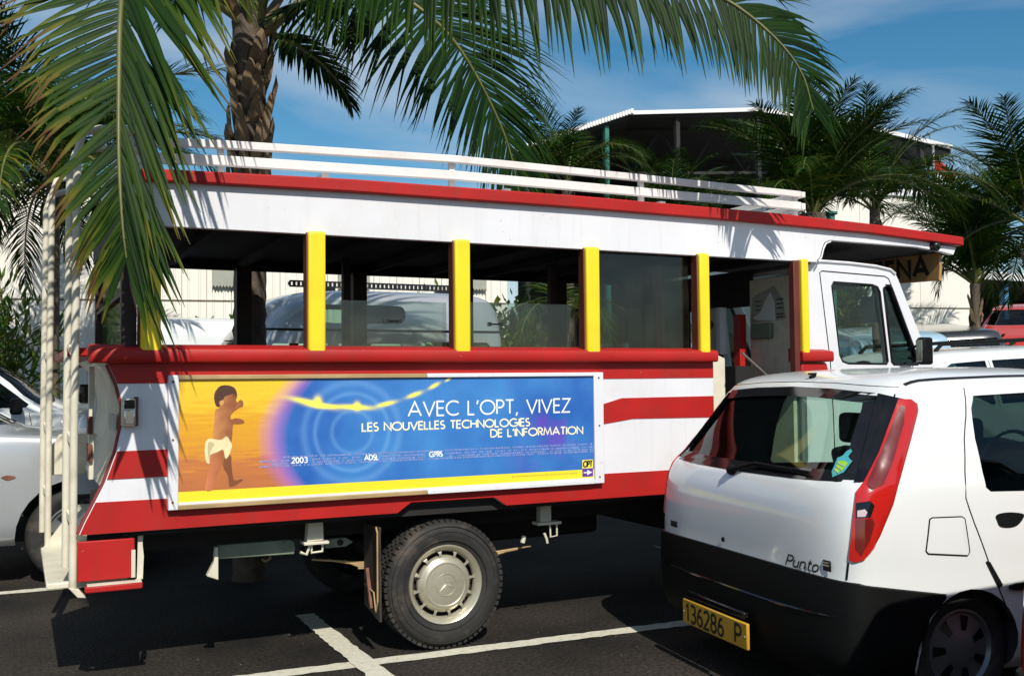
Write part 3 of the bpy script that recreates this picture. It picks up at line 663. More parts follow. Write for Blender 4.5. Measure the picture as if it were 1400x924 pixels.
# wheels
def wheel_parts(cx, cz, flip):
    s = -1 if not flip else 1          # outward
    y0 = YS+.055 if not flip else YF-.055
    prof = [(.205, 0), (.222, -.012), (.26, -.022), (.30, -.024), (.325, -.014), (.338, .004), (.345, .03), (.345, .17), (.335, .195), (.30, .215), (.22, .205)]
    b = MB(); b.lathe([(r, (h if not flip else -h)) for r, h in prof], (cx, y0, cz), 'y', 48)
    # tread blocks: two staggered shoulder rows and ribs
    for row, (h0, h1, n, ph) in enumerate(((.000, .045, 62, 0), (.055, .082, 62, .5), (.092, .115, 62, 0), (.125, .172, 62, .5))):
        for k in range(n):
            a = 2*math.pi*(k+ph)/n; da = 2*math.pi/n*.34; vs = []
            for rr in (.334, .352):
                for aa in (a-da, a+da):
                    for hh in (h0, h1):
                        vs.append((cx+rr*math.cos(aa), y0+(hh if not flip else -hh), cz+rr*math.sin(aa)))
            b.add(vs, [(0, 1, 3, 2), (4, 6, 7, 5), (0, 4, 5, 1), (2, 3, 7, 6), (0, 2, 6, 4), (1, 5, 7, 3)])
    t = b.build('wheel', M['rubber'], bus, smooth=35)
    # raised rings on the sidewall
    b = MB()
    for rr in (.318, .29, .245): b.lathe([(rr-.003, -.0185 if rr > .3 else -.0225), (rr, -.0245 if rr > .3 else -.027), (rr+.003, -.018 if rr > .3 else -.022)], (cx, y0, cz), 'y', 48) if not flip else None
    if b.v: b.build('sidewall_ring', M['rubber'], t, smooth=60)
    e = -1 if flip else 1
    b = MB(); b.lathe([(.214, .01*e), (.218, -.012*e), (.212, -.020*e), (.203, -.014*e), (.190, .004*e), (.180, .018*e), (.178, .03*e)], (cx, y0, cz), 'y', 48); b.build('rim', M['rim'], t, smooth=60)
    b = MB(); b.lathe([(.205, .05*e), (.15, .055*e), (.0, .055*e)], (cx, y0, cz), 'y', 32); b.build('brake_drum', M['dark'], t)
    b = MB(); b.lathe([(.157, .03*e), (.153, .012*e), (.146, .006*e), (.136, -.002*e), (.126, -.010*e), (.118, -.012*e), (.114, -.009*e), (.108, -.010*e), (.066, -.014*e), (.0, -.016*e)], (cx, y0, cz), 'y', 48)
    for k in range(12):
        a = 2*math.pi*(k+.3)/12
        for r0, r1 in ((.148, .184),):
            da = .05; vs = []
            for (rr, hh) in ((r0, .006), (.166, .002), (r1, .010)):
                for aa in (a-da*(1.35 if rr != .166 else .8), a+da*(1.35 if rr != .166 else .8)):
                    vs.append((cx+rr*math.cos(aa), y0+hh*e, cz+rr*math.sin(aa)))
            b.add(vs, [(0, 1, 3, 2), (2, 3, 5, 4)])
    hc = b.build('hub_cap', M['rim'], t, smooth=50)
    if not flip:
        b = MB(); yy = y0-.0165
        b.lathe([(.058, .003), (.060, -.0015), (.063, .0035)], (cx, yy, cz), 'y', 40)
        for k in range(3):
            a = math.radians(90+120*k+12); tip = Vector((cx+.056*math.cos(a), yy-.001, cz+.056*math.sin(a))); base = []
            for da in (-60, 60): base.append(Vector((cx+.012*math.cos(a+R(da)), yy+.002, cz+.012*math.sin(a+R(da)))))
            cen = Vector((cx, yy-.005, cz)); b.add([tip, base[0], cen, base[1]], [(0, 1, 2), (0, 2, 3)])
        b.build('star_emblem', M['rim'], hc)
    return t
wheel_parts(2.137, .352, False); wheel_parts(2.137, .352, True)
wheel_parts(5.98, .352, False); wheel_parts(5.98, .352, True)
for x in (2.137, 5.98): b = MB(); b.tube([(x, YS+.2, .352), (x, YF-.2, .352)], .05, 10); b.build('axle', M['dark'], bus)
b = MB(); b.lathe([(.0, -.15), (.1, -.14), (.16, -.06), (.16, .06), (.1, .14), (0, .15)], (2.137, 6.1, .36), 'y', 16); b.build('differential', M['dark'], bus)
# mudflap and chassis bits
b = MB(); b.prism([(5.19, .69), (5.20, .66), (5.185, .19), (5.45, .235), (5.46, .69)], 'x', 1.752, 1.766); o = b.build('mudflap', M['flap'], bus, bevel=.003)
b2 = MB(); b2.tube([(1.745, 5.22, .69), (1.742, 5.19, .665), (1.742, 5.188, .30), (1.742, 5.22, .24)], .005, 6); b2.build('edge_wire', M['tan'], o)
b2 = MB(); b2.bar((1.738, 5.36, .45), (1.735, 5.27, .25), .018, .02); b2.build('stay', M['rust'], o)
b2 = MB(); b2.tube([(1.74, 5.4, .36), (1.738, 5.24, .34), (1.738, 5.21, .25)], .004, 6); b2.build('wire', M['tan'], o)
for y in (5.62, 6.5):
    b = MB(); b.box(.55, 5.9, y, y+.07, .60, .72); b.build('chassis_rail', M['dark'], bus)
b = MB(); b.prism([(.943, .640), (1.31, .640), (1.335, .625), (1.342, .59), (1.335, .562), (.943, .570)], 'y', 5.35, 5.39); o = b.build('outrigger', M['chassis'], bus, bevel=.004)
b2 = MB(); b2.lathe([(.022, 0), (.022, -.010), (.014, -.012), (.014, -.018), (0, -.019)], (1.29, 5.35, .610), 'y', 14); b2.build('bolt', M['chassis'], o)
b = MB(); b.prism([(.925, .632), (.941, .632), (.942, .465), (.884, .49), (.92, .56)], 'y', 5.34, 5.38); b.build('gusset', M['cream'], bus, bevel=.003)
b = MB(); b.prism([(1.394, .768), (1.472, .768), (1.476, .634), (1.386, .630)], 'y', 5.28, 5.34); o = b.build('body_bracket', M['cream'], bus, bevel=.004)
b2 = MB(); b2.box(1.366, 1.500, 5.26, 5.35, .616, .631); b2.build('flange', M['cream'], o, bevel=.003)
b2 = MB(); b2.tube([(1.414, 5.29, .62), (1.412, 5.29, .572), (1.470, 5.29, .575), (1.472, 5.29, .62)], .007, 6); b2.tube([(1.405, 5.29, .615), (1.385, 5.29, .565), (1.352, 5.29, .58)], .008, 6); b2.build('u_bolt', M['cream'], o)
b = MB(); b.prism([(1.507, .622), (1.62, .624), (1.66, .60), (1.62, .578), (1.507, .577)], 'y', 5.36, 5.40); o = b.build('spring_shackle', M['chassis'], bus)
b2 = MB(); b2.lathe([(.017, 0), (.017, -.008), (0, -.010)], (1.588, 5.36, .603), 'y', 12); b2.build('bolt', M['dark'], o)
for k in range(4):
    b = MB(); d = .09*k; b.tube([(1.46+d, 5.46, .506-.011*k), (1.72, 5.46, .468-.011*k), (2.137, 5.46, .435-.011*k), (2.5, 5.46, .45-.011*k), (2.80-d, 5.46, .470-.011*k)], .0058, 6); b.build('leaf_spring', M['tan'], bus)
b = MB(); b.prism([(2.80, .768), (2.872, .768), (2.872, .63), (2.80, .63)], 'y', 5.33, 5.38); o = b.build('body_bracket', M['cream'], bus)
b2 = MB(); b2.box(2.775, 2.93, 5.31, 5.39, .612, .628); b2.tube([(2.868, 5.34, .615), (2.872, 5.34, .535), (2.915, 5.34, .54), (2.915, 5.34, .615)], .006, 6); b2.tube([(2.83, 5.34, .56), (2.845, 5.34, .525), (2.85, 5.34, .50)], .008, 6); b2.build('flange', M['cream'], o)
b = MB(); b.tube([(2.715, 5.40, .505), (2.725, 5.40, .545)], .014, 8); b.build('rubber_stop', M['cream'], bus)
b = MB(); b.box(5.66, 5.675, 5.44, 5.60, 1.86, 2.06); b.build('windscreen_card', M['car_teal'], bus)
b = MB(); b.tube([(1.35, 6.2, .40), (1.37, 6.2, .385), (1.40, 6.2, .40), (1.40, 6.2, .43)], .008, 6); b.build('tow_hook', M['tan'], bus)
b = MB(); b.box(2.7, 3.6, 6.0, 6.4, .42, .68); b.build('fuel_tank', M['dark'], bus, bevel=.03)
b = MB(); b.box(3.95, 4.7, 5.3, 6.8, .45, .74); b.build('step_well', M['dark'], bus)

# window panes
def pane(x0, x1, z1, m='window', handle=None):
    b = MB(); b.box(x0, x1, YS+.045, YS+.050, 1.655, z1); o = b.build('window_pane', M[m], bus)
    if handle:
        hx, hz = handle; b = MB(); b.tube([(hx-.035, YS+.032, hz), (hx+.035, YS+.032, hz)], .005, 6)
        for s in (-.037, .037): b.box(hx+s-.009, hx+s+.009, YS+.026, YS+.044, hz-.011, hz+.011)
        b.build('handle', M['gloss'], o)
pane(1.455, 2.150, 1.905, 'window', (1.835, 1.797)); pane(2.273, 2.982, 1.913, 'window', (2.447, 1.789)); pane(3.107, 3.795, 2.236, 'window_dirty')
# partition behind the cab, with notices, post and fare box
b = MB(); b.box(4.70, 4.73, 5.27, 5.70, .82, 2.16); o = b.build('partition', M['cream'], bus)
b2 = MB(); b2.prism([(5.33, 1.87), (5.36, 2.0), (5.44, 2.10), (5.66, 2.04), (5.68, 1.86)], 'x', 4.690, 4.699); b2.build('notice', M['greypanel'], o)
b2 = MB(); b2.prism([(5.42, 1.86), (5.43, 1.99), (5.47, 2.06), (5.58, 1.92), (5.66, 1.89), (5.60, 1.87)], 'x', 4.683, 4.6895); b2.build('torn_paper', M['paper'], o)
b2 = MB()
for z in (2.0, 1.97, 1.94, 1.90, 1.88): b2.box(4.6885, 4.6895, 5.34, 5.41, z, z+.009); b2.box(4.6885, 4.6895, 5.56, 5.63, z, z+.007)
b2.build('print_lines', M['ink'], o)
b2 = MB(); b2.box(4.66, 4.698, 5.45, 5.66, 1.74, 1.845); b2.build('ticket_box', M['chassis'], o, bevel=.01)
b = MB(); b.box(4.62, 4.68, 5.72, 5.79, .82, 1.92); b.build('grab_post', M['red'], bus, bevel=.004)
b = MB(); b.box(4.70, 4.73, 6.45, 6.98, .82, 2.24); b.build('partition', M['wood'], bus)
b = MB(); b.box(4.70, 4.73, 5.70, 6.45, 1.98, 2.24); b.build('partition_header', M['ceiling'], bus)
b = MB(); b.box(4.60, 4.64, 5.95, 6.20, 1.66, 1.98); o = b.build('fare_box', M['cream'], bus, bevel=.006)
b2 = MB(); b2.prism(blob([(6.03, 1.90), (6.08, 1.95), (6.13, 1.90), (6.17, 1.86), (6.12, 1.82), (6.08, 1.79), (6.03, 1.82), (5.99, 1.86)], 3), 'x', 4.594, 4.601); b2.build('dark_emblem', M['ink'], o)
b2 = MB(); b2.box(4.585, 4.645, 5.90, 5.945, 1.64, 1.98); b2.build('edge_strip', M['white'], o)
for i, y in enumerate((5.42,)):
    b = MB(); b.prism([(4.0, .9), (4.25, .9), (4.25, 1.60), (4.12, 1.65), (4.0, 1.65)], 'y', 5.42, 5.45); b.build('stair_panel', M['cream'], bus, bevel=.004)
b = MB(); b.tube([(4.215, 5.2, 1.632), (4.47, 5.2, 1.445)], .008, 8); b.build('stay_rod', M['steel'], bus)
b = MB(); b.box(4.4, 4.6, 5.5, 6.7, 1.0, 1.55); b.build('engine_bulkhead', M['dark'], bus)
# upright posts inside
b = MB(); b.box(4.50, 4.56, 6.56, 6.74, .82, 2.05); b.build('inner_panel', M['greypanel'], bus)
b = MB(); b.box(4.20, 4.24, 6.40, 6.52, .82, 2.0); b.build('inner_panel', M['greypanel'], bus)
for x, y in ((3.42, 6.3), (4.36, 6.36), (2.0, 6.6)):
    b = MB(); b.box(x-.025, x+.025, y-.025, y+.025, .8, 2.3); b.build('inner_post', M['red'] if x > 3.5 else M['wood'], bus)

for x in (.95, 1.75, 2.55, 3.35):
    b = MB(); b.prism([(x, 1.19), (x+.05, 1.19), (x+.10, 1.66), (x+.05, 1.68)], 'y', 5.95, 6.9); b.build('seat_back', M['wood'], bus, bevel=.02)

# ------------------------------------------------------------------ cab
CB = [(4.745, .62), (4.745, 2.17), (4.762, 2.215), (4.80, 2.245), (4.887, 2.265), (5.15, 2.262), (5.40, 2.250), (5.53, 2.232), (5.575, 2.205), (5.61, 2.15), (5.918, 1.553), (5.99, 1.42), (6.35, 1.32), (6.75, 1.18), (6.86, 1.02), (6.88, .62),
      (6.44, .62), (6.40, .76), (6.28, .87), (6.12, .92), (5.84, .92), (5.68, .87), (5.56, .76), (5.52, .62)]
W1 = [(5.002, 2.116), (5.36, 2.108), (5.41, 2.095), (5.432, 2.06), (5.494, 1.575), (5.48, 1.556), (5.12, 1.560), (5.07, 1.575), (5.045, 1.615), (4.985, 2.09)]
W2 = [(5.466, 2.085), (5.480, 2.106), (5.525, 2.106), (5.545, 2.09), (5.793, 1.575), (5.785, 1.556), (5.545, 1.556), (5.53, 1.57)]
cab = holed('cab', CB, [W1, W2], 'y', 5.19, 5.24, M['cabwhite'], bus, bevel=.01)
cf = holed('cab_side', CB, [W1, W2], 'y', 6.96, 7.01, M['cabwhite'], bus, bevel=.01)
def cab_skin(name, pts, t, m, y0=5.24, y1=6.96):
    b = MB(); n = len(pts); lo = []
    for i, (x, z) in enumerate(pts):
        a, c = pts[max(i-1, 0)], pts[min(i+1, n-1)]; d = Vector((c[0]-a[0], c[1]-a[1])).normalized(); lo.append((x+d.y*t, z-d.x*t))
    b.prism(list(pts)+lo[::-1], 'y', y0, y1); return b.build(name, m, bus)
cab_skin('cab_roof', CB[2:9], .03, M['cabwhite'])
cab_skin('bonnet', CB[10:15], .02, M['cabwhite'])
cab_skin('grille', [(6.86, 1.02), (6.88, .62)], .02, M['plastic'])
b = MB(); b.prism([(5.60, 2.15), (5.605, 2.155), (5.915, 1.56), (5.905, 1.555)], 'y', 5.26, 6.94); b.build('windscreen', M['clear'], bus)
b = MB(); b.box(4.75, 4.78, 5.24, 6.96, .62, 1.50); b.build('cab_rear_wall', M['cabwhite'], bus)
for wi, wp in ((0, W1), (0, W2)):
    for yy in (5.213, 6.985):
        b = MB(); b.prism([(x, z) for x, z in wp], 'y', yy, yy+.004); b.build('door_glass', M['darkglass'] if wp is W2 else M['clear'], bus)
def seal(wp, y, r=.010):
    b = MB(); b.tube([(x, y, z) for x, z in wp]+[(wp[0][0], y, wp[0][1])], r, 6, False); b.build('window_seal', M['gloss'], cab)
seal(W1, 5.196); seal(W2, 5.196, .013)
b = MB(); b.tube([(x, 5.186, z-.012) for x, z in CB[2:9]], .010, 6); b.build('roof_gutter', M['cabwhite'], cab)
DS = [(4.985, .70), (4.975, 1.2), (4.957, 1.571), (4.921, 1.843), (4.878, 2.175), (4.90, 2.188), (5.48, 2.172), (5.515, 2.155), (5.60, 1.99), (5.70, 1.75), (5.73, 1.55), (5.73, .95)]
b = MB(); b.tube([(x, 5.190, z) for x, z in DS], .0042, 6); b.build('door_seam', M['gloss'], cab)
b = MB(); b.box(5.585, 5.69, 4.965, 5.03, 1.548, 1.738); o = b.build('door_mirror', M['plastic'], bus, bevel=.02, seg=3)
b2 = MB(); b2.box(5.580, 5.5865, 4.972, 5.024, 1.57, 1.72); b2.build('mirror_glass', M['chrome'], o, bevel=.002)
b2 = MB(); b2.tube([(5.66, 5.03, 1.70), (5.70, 5.20, 1.66)], .009, 6); b2.tube([(5.66, 5.03, 1.58), (5.70, 5.20, 1.60)], .009, 6); b2.build('arm', M['plastic'], o)
b = MB(); b.box(5.60, 5.68, 7.10, 7.32, 1.64, 1.86); b.build('door_mirror', M['plastic'], bus, bevel=.02)
for y in (5.35, 6.35):
    b = MB(); b.prism([(4.95, .95), (5.45, .95), (5.45, 1.15), (5.12, 1.15), (5.0, 1.52), (4.90, 1.52)], 'y', y, y+.45); b.build('cab_seat', M['seat'], bus, bevel=.03)
b = MB(); b.lathe([(.19, -.012), (.205, 0), (.19, .012), (.178, 0), (.19, -.012)], (0, 0, 0), 'z', 24); o = b.build('steering_wheel', M['plastic'], bus)
o.matrix_parent_inverse = Matrix.Identity(4); o.location = Vector((5.58, 5.62, 1.42))-bus.location; o.rotation_euler = (0, R(-55), 0)
b = MB(); b.prism([(5.6, 1.0), (5.9, 1.0), (5.95, 1.46), (5.66, 1.50), (5.58, 1.42)], 'y', 5.245, 6.955); b.build('dashboard', M['plastic'], bus, bevel=.02)
b = MB(); b.box(6.80, 6.98, 5.15, 7.05, .45, .62); b.build('front_bumper', M['plastic'], bus, bevel=.02)
for y in (5.42, 6.78): b = MB(); b.lathe([(.0, .03), (.06, .025), (.085, 0)], (6.885, y, .86), 'x', 20); b.build('headlight', M['lampclear'], bus, smooth=50)

# ------------------------------------------------------------------ advert panel
def postermat():
    m, n, b = newmat('printed_advert'); N = n.nodes.new; Lk = n.links.new
    t = N('ShaderNodeTexCoord'); sx = N('ShaderNodeSeparateXYZ'); Lk(t.outputs['Object'], sx.inputs[0])
    def math_(op, a, c=None, clamp=False):
        k = N('ShaderNodeMath'); k.operation = op; k.use_clamp = clamp
        for i, q in enumerate((a, c)):
            if q is None: continue
            if isinstance(q, (int, float)): k.inputs[i].default_value = q
            else: Lk(q, k.inputs[i])
        return k.outputs[0]
    X, Z = sx.outputs['X'], sx.outputs['Z']
    # sand and sea side
    mp = N('ShaderNodeMapping'); mp.inputs['Scale'].default_value = (3, 1, 26); Lk(t.outputs['Object'], mp.inputs[0])
    no = N('ShaderNodeTexNoise'); no.inputs['Scale'].default_value = 2.2; no.inputs['Detail'].default_value = 5; Lk(mp.outputs[0], no.inputs['Vector'])
    zz = math_('DIVIDE', math_('SUBTRACT', Z, .945), .545)
    zz = math_('ADD', zz, math_('MULTIPLY', math_('SUBTRACT', no.outputs[0], .5), .55))
    cr = N('ShaderNodeValToRGB'); el = cr.color_ramp.elements
    el[0].position, el[0].color = 0, (.42, .14, .05, 1); el[1].position, el[1].color = 1, (.80, .52, .03, 1)
    for p, c in ((.22, (.50, .17, .05, 1)), (.33, (.62, .27, .03, 1)), (.6, (.66, .33, .02, 1)), (.8, (.80, .48, .03, 1))):
        e = el.new(p); e.color = c
    Lk(zz, cr.inputs[0])
    # warm glow near the blue disc, part of the print
    # blue side
    n2 = N('ShaderNodeTexNoise'); n2.inputs['Scale'].default_value = 2.6; n2.inputs['Detail'].default_value = 4; Lk(t.outputs['Object'], n2.inputs['Vector'])
    cb = N('ShaderNodeValToRGB'); el = cb.color_ramp.elements
    el[0].position, el[0].color = .3, (.018, .095, .38, 1); el[1].position, el[1].color = .72, (.055, .23, .55, 1); Lk(n2.outputs[0], cb.inputs[0])
    n3 = N('ShaderNodeTexNoise'); n3.inputs['Scale'].default_value = 5; n3.inputs['Detail'].default_value = 5; Lk(t.outputs['Object'], n3.inputs['Vector'])
    pu = math_('MULTIPLY', math_('MULTIPLY', math_('SUBTRACT', n3.outputs[0], .52), 5.0, True), math_('MULTIPLY', math_('SUBTRACT', X, 2.45), 2.5, True))
    pm = N('ShaderNodeMixRGB'); pm.inputs[2].default_value = (.16, .03, .45, 1); Lk(pu, pm.inputs[0]); Lk(cb.outputs[0], pm.inputs[1])
    # edge of the disc
    dz = math_('SUBTRACT', Z, 1.19); ed = math_('ADD', math_('MULTIPLY', math_('MULTIPLY', dz, dz), 1.7), 1.15)
    d = math_('ADD', math_('SUBTRACT', X, ed), math_('MULTIPLY', math_('SUBTRACT', n2.outputs[0], .5), .05))
    f = math_('DIVIDE', math_('ADD', d, .07), .16, True)
    rp = N('ShaderNodeValToRGB'); el = rp.color_ramp.elements
    el[0].position, el[0].color = 0, (0, 0, 0, 1); el[1].position, el[1].color = 1, (1, 1, 1, 1); Lk(f, rp.inputs[0])
    vio = N('ShaderNodeMixRGB'); vio.inputs[2].default_value = (.42, .16, .50, 1); Lk(cr.outputs[0], vio.inputs[1]); Lk(math_('MULTIPLY', f, 1.3, True), vio.inputs[0])
    mixb = N('ShaderNodeMixRGB'); Lk(math_('MULTIPLY', math_('SUBTRACT', f, .4), 1.67, True), mixb.inputs[0]); Lk(vio.outputs[0], mixb.inputs[1]); Lk(pm.outputs[0], mixb.inputs[2])
    # printed light streaks and pale rings
    def blobm(x0, z0, l, w_, a):
        c_, s_ = math.cos(R(a)), math.sin(R(a)); dx, dz_ = math_('SUBTRACT', X, x0), math_('SUBTRACT', Z, z0)
        p = math_('DIVIDE', math_('ADD', math_('MULTIPLY', dx, c_), math_('MULTIPLY', dz_, s_)), l); q = math_('DIVIDE', math_('SUBTRACT', math_('MULTIPLY', dz_, c_), math_('MULTIPLY', dx, s_)), w_)
        return math_('POWER', 2.718, math_('MULTIPLY', math_('ADD', math_('MULTIPLY', p, p), math_('MULTIPLY', q, q)), -1.0))
    acc = None
    for args in ((1.36, 1.366, .105, .013, -14), (1.40, 1.372, .018, .024, 0), (1.44, 1.347, .07, .009, -4), (1.60, 1.338, .085, .012, -4), (1.61, 1.344, .016, .02, 0), (1.77, 1.352, .05, .010, 12), (1.93, 1.398, .040, .010, 18), (2.045, 1.445, .030, .009, 27), (2.13, 1.480, .018, .006, 30)):
        q = blobm(*args); acc = q if acc is None else math_('ADD', acc, q)
    rx, rz_ = math_('SUBTRACT', X, 1.585), math_('SUBTRACT', Z, 1.21)
    rad = math_('SQRT', math_('ADD', math_('MULTIPLY', rx, rx), math_('MULTIPLY', rz_, rz_))); rg = None
    for r0, w_, k_ in ((.20, .012, .24), (.258, .02, .2), (.11, .012, .2)):
        q = math_('DIVIDE', math_('SUBTRACT', rad, r0), w_); q = math_('MULTIPLY', math_('POWER', 2.718, math_('MULTIPLY', math_('MULTIPLY', q, q), -1.0)), k_); rg = q if rg is None else math_('ADD', rg, q)
    ringm = N('ShaderNodeMixRGB'); ringm.inputs[2].default_value = (.25, .5, .8, 1); Lk(rg, ringm.inputs[0]); Lk(mixb.outputs[0], ringm.inputs[1])
    strm = N('ShaderNodeMixRGB'); strm.inputs[2].default_value = (.90, .80, .12, 1); Lk(math_('MULTIPLY', acc, 1.5, True), strm.inputs[0]); Lk(ringm.outputs[0], strm.inputs[1]); mixb = strm
    # yellow foot band
    band = math_('LESS_THAN', Z, .947)
    mb_ = N('ShaderNodeMixRGB'); mb_.inputs[2].default_value = (.80, .66, .03, 1); Lk(band, mb_.inputs[0]); Lk(mixb.outputs[0], mb_.inputs[1])
    # screen-print weave
    wv = N('ShaderNodeTexWave'); wv.inputs['Scale'].default_value = 28; wv.bands_direction = 'Z'; Lk(t.outputs['Object'], wv.inputs['Vector'])
    wx = N('ShaderNodeTexWave'); wx.inputs['Scale'].default_value = 28; wx.bands_direction = 'X'; Lk(t.outputs['Object'], wx.inputs['Vector'])
    wsum = math_('ADD', .93, math_('MULTIPLY', math_('ADD', wv.outputs['Fac'], wx.outputs['Fac']), .06))
    mm = N('ShaderNodeMixRGB'); mm.blend_type = 'MULTIPLY'; mm.inputs[0].default_value = 1; Lk(mb_.outputs[0], mm.inputs[1]); Lk(wsum, mm.inputs[2])
    Lk(mm.outputs[0], b.inputs['Base Color']); b.inputs['Roughness'].default_value = .32
    return m
M['poster'] = postermat()
AX0, AX1, AZ0, AZ1 = .714, 3.045, .884, 1.488
PY = YS-.030
b = MB(); b.box(AX0-.02, AX1+.02, PY, YS-.006, AZ0-.012, AZ1+.012); ad = b.build('advert_panel', M['poster'], bus)
for (x0, x1, z0, z1, m) in ((.664, .712, .862, 1.512, 'white'), (3.047, 3.112, .862, 1.512, 'white')):
    b = MB(); b.box(x0, x1, PY-.012, YS+.0, z0, z1); b.build('frame_strip', M[m], ad, bevel=.004)
for (x0, x1, m) in ((.712, 2.0, 'tan'), (2.0, 3.047, 'white')):
    b = MB(); b.box(x0, x1, PY-.014, YS+.0, 1.490, 1.512); b.build('frame_strip', M[m], ad, bevel=.003)
    b = MB(); b.box(x0, x1, PY-.014, YS+.0, .862, .884); b.build('frame_strip', M['tan' if m == 'tan' else 'white'], ad, bevel=.003)
b = MB(); b.box(.714, 3.045, PY-.004, PY+.002, .8845, .897); b.build('margin', M['white'], ad)
b = MB()
for x, z in ((.685, .90), (.685, 1.2), (.685, 1.48), (3.08, .90), (3.08, 1.2), (3.08, 1.48)): b.lathe([(.006, 0), (.005, -.003), (0, -.004)], (x, PY-.012, z), 'y', 8)
tag(b.build('screws', M['rust'], ad), kind='stuff')
INK = mat('white_print', (.80, .82, .84), .4, var=.03); INKC = mat('cream_print', (.82, .78, .55), .4, var=.03)
PALE = mat('pale_blue_print', (.075, .24, .56), .35, var=.1); PALE2 = mat('faint_grey_print', (.22, .28, .56), .35, var=.4, scale=60)
YEL = mat('yellow_print', (.85, .72, .08), .35, var=.1); SKIN = None
def skinmat(name, light, dark, x0, x1):
    m, n, b = newmat(name); N = n.nodes.new
    t = N('ShaderNodeTexCoord'); sx = N('ShaderNodeSeparateXYZ'); n.links.new(t.outputs['Object'], sx.inputs[0])
    no = N('ShaderNodeTexNoise'); no.inputs['Scale'].default_value = 16; no.inputs['Detail'].default_value = 4; n.links.new(t.outputs['Object'], no.inputs['Vector'])
    mr = N('ShaderNodeMapRange'); mr.inputs[1].default_value = x0; mr.inputs[2].default_value = x1; n.links.new(sx.outputs['X'], mr.inputs[0])
    ad_ = N('ShaderNodeMath'); ad_.operation = 'MULTIPLY_ADD'; ad_.inputs[1].default_value = .9; n.links.new(no.outputs[0], ad_.inputs[0]); n.links.new(mr.outputs[0], ad_.inputs[2])
    m2 = N('ShaderNodeMapRange'); m2.inputs[1].default_value = .35; m2.inputs[2].default_value = 1.25; n.links.new(ad_.outputs[0], m2.inputs[0])
    mx = N('ShaderNodeMixRGB'); mx.inputs[1].default_value = (*light, 1); mx.inputs[2].default_value = (*dark, 1); n.links.new(m2.outputs[0], mx.inputs[0]); n.links.new(mx.outputs[0], b.inputs['Base Color'])
    b.inputs['Roughness'].default_value = .35
    return m
SKIN = skinmat('warm_print', (.62, .28, .10), (.27, .09, .035), .86, .99)
SKINL = skinmat('leg_warm_print', (.60, .20, .09), (.34, .11, .04), .84, .94)
SKIN2 = mat('shaded_warm_print', (.22, .075, .03), .4, var=.25, scale=9); SKIN3 = mat('light_warm_print', (.62, .30, .10), .4, var=.15, scale=9)
HAIR = mat('dark_hair_print', (.07, .028, .015), .5, var=.3); NAPPY = mat('cream_cloth_print', (.74, .64, .36), .5, var=.18, scale=14)
def T(s, x0, x1, z, h, st, m, dy=.0012):
    text(MB(), s, (x0, PY-dy, z), (1, 0, 0), (0, 0, 1), h, st, width=x1-x0, each=lambda q: q.build('letter', m, ad))
T("AVEC L'OPT, VIVEZ", 1.895, 2.890, 1.284, .076, .0092, INK)
T('LES NOUVELLES TECHNOLOGIES', 1.638, 2.625, 1.212, .041, .0080, INKC)
T("DE L'INFORMATION", 2.382, 2.973, 1.156, .041, .0080, INKC)
T('2003', 1.265, 1.345, 1.062, .026, .006, INK); T('ADSL', 1.650, 1.725, 1.060, .026, .006, INK); T('GPRS', 2.015, 2.090, 1.062, .026, .006, INK)
# faint rows of figures
b = MB(); r_ = random.Random(5)
for row, (z, x0) in enumerate(((1.089, 1.22), (1.072, 1.10), (1.058, 1.16), (1.046, 1.10))):
    x = x0
    while x < 3.04:
        wd = r_.choice((.007, .010, .014))
        if not any(a-.012 < x < c+.01 for a, c in ((1.255, 1.35), (1.64, 1.73), (2.0, 2.10))) or row in (0, 3):
            if r_.random() < .86: flat(b, [(x, z), (x+wd*.7, z), (x+wd*.7, z+.009), (x, z+.009)], PY-.0008)
        x += wd
tag(b.build('figure_rows', PALE2, ad), kind='stuff')
# printed toddler walking on the beach, layered flat shapes
def px(x, y): return (.712+(x-60)/767*.565, 1.483-(y-60)/800*.59)
def fig(name, pts, m, dy, n=4):
    b = MB(); flat(b, blob([px(*p) for p in pts], n), PY-dy); b.build(name, m, ad)
fig('printed_figure', [(300, 250), (290, 330), (285, 440), (330, 460), (400, 470), (412, 360), (440, 355), (485, 348), (478, 325), (430, 312), (400, 320), (402, 285), (450, 245), (478, 235), (478, 200), (455, 192), (425, 235), (400, 265), (360, 250)], SKIN, .0010)
fig('printed_figure', [(345, 560), (350, 640), (378, 690), (385, 740), (392, 768), (430, 762), (478, 728), (470, 722), (425, 728), (412, 700), (402, 620), (398, 560)], SKIN2, .0011)
fig('printed_figure', [(258, 540), (265, 620), (245, 690), (232, 780), (280, 782), (300, 700), (345, 620), (358, 540), (330, 510)], SKINL, .0014)
fig('printed_figure', [(292, 130), (300, 215), (330, 245), (370, 262), (410, 262), (425, 240), (442, 215), (432, 190), (440, 160), (425, 115), (370, 95)], SKIN, .0017)
fig('printed_figure', [(288, 160), (300, 225), (325, 230), (320, 200), (345, 190), (360, 165), (415, 150), (438, 160), (425, 112), (375, 90), (320, 100)], HAIR, .0020)
fig('printed_figure', [(228, 500), (235, 590), (258, 610), (262, 555), (310, 535), (348, 522), (362, 580), (385, 560), (405, 500), (395, 470), (370, 432), (330, 455), (250, 445)], NAPPY, .0023)
MID = mat('mid_warm_print', (.36, .13, .045), .4, var=.3, scale=12); PINK = mat('pink_warm_print', (.58, .22, .11), .4, var=.2, scale=12)
fig('printed_figure', [(420, 255), (452, 230), (470, 222), (470, 205), (452, 205), (430, 235)], MID, .0016)
fig('printed_figure', [(250, 470), (250, 560), (262, 580), (264, 530), (290, 480)], mat('shaded_cloth_print', (.56, .46, .24), .5, var=.2), .0026)
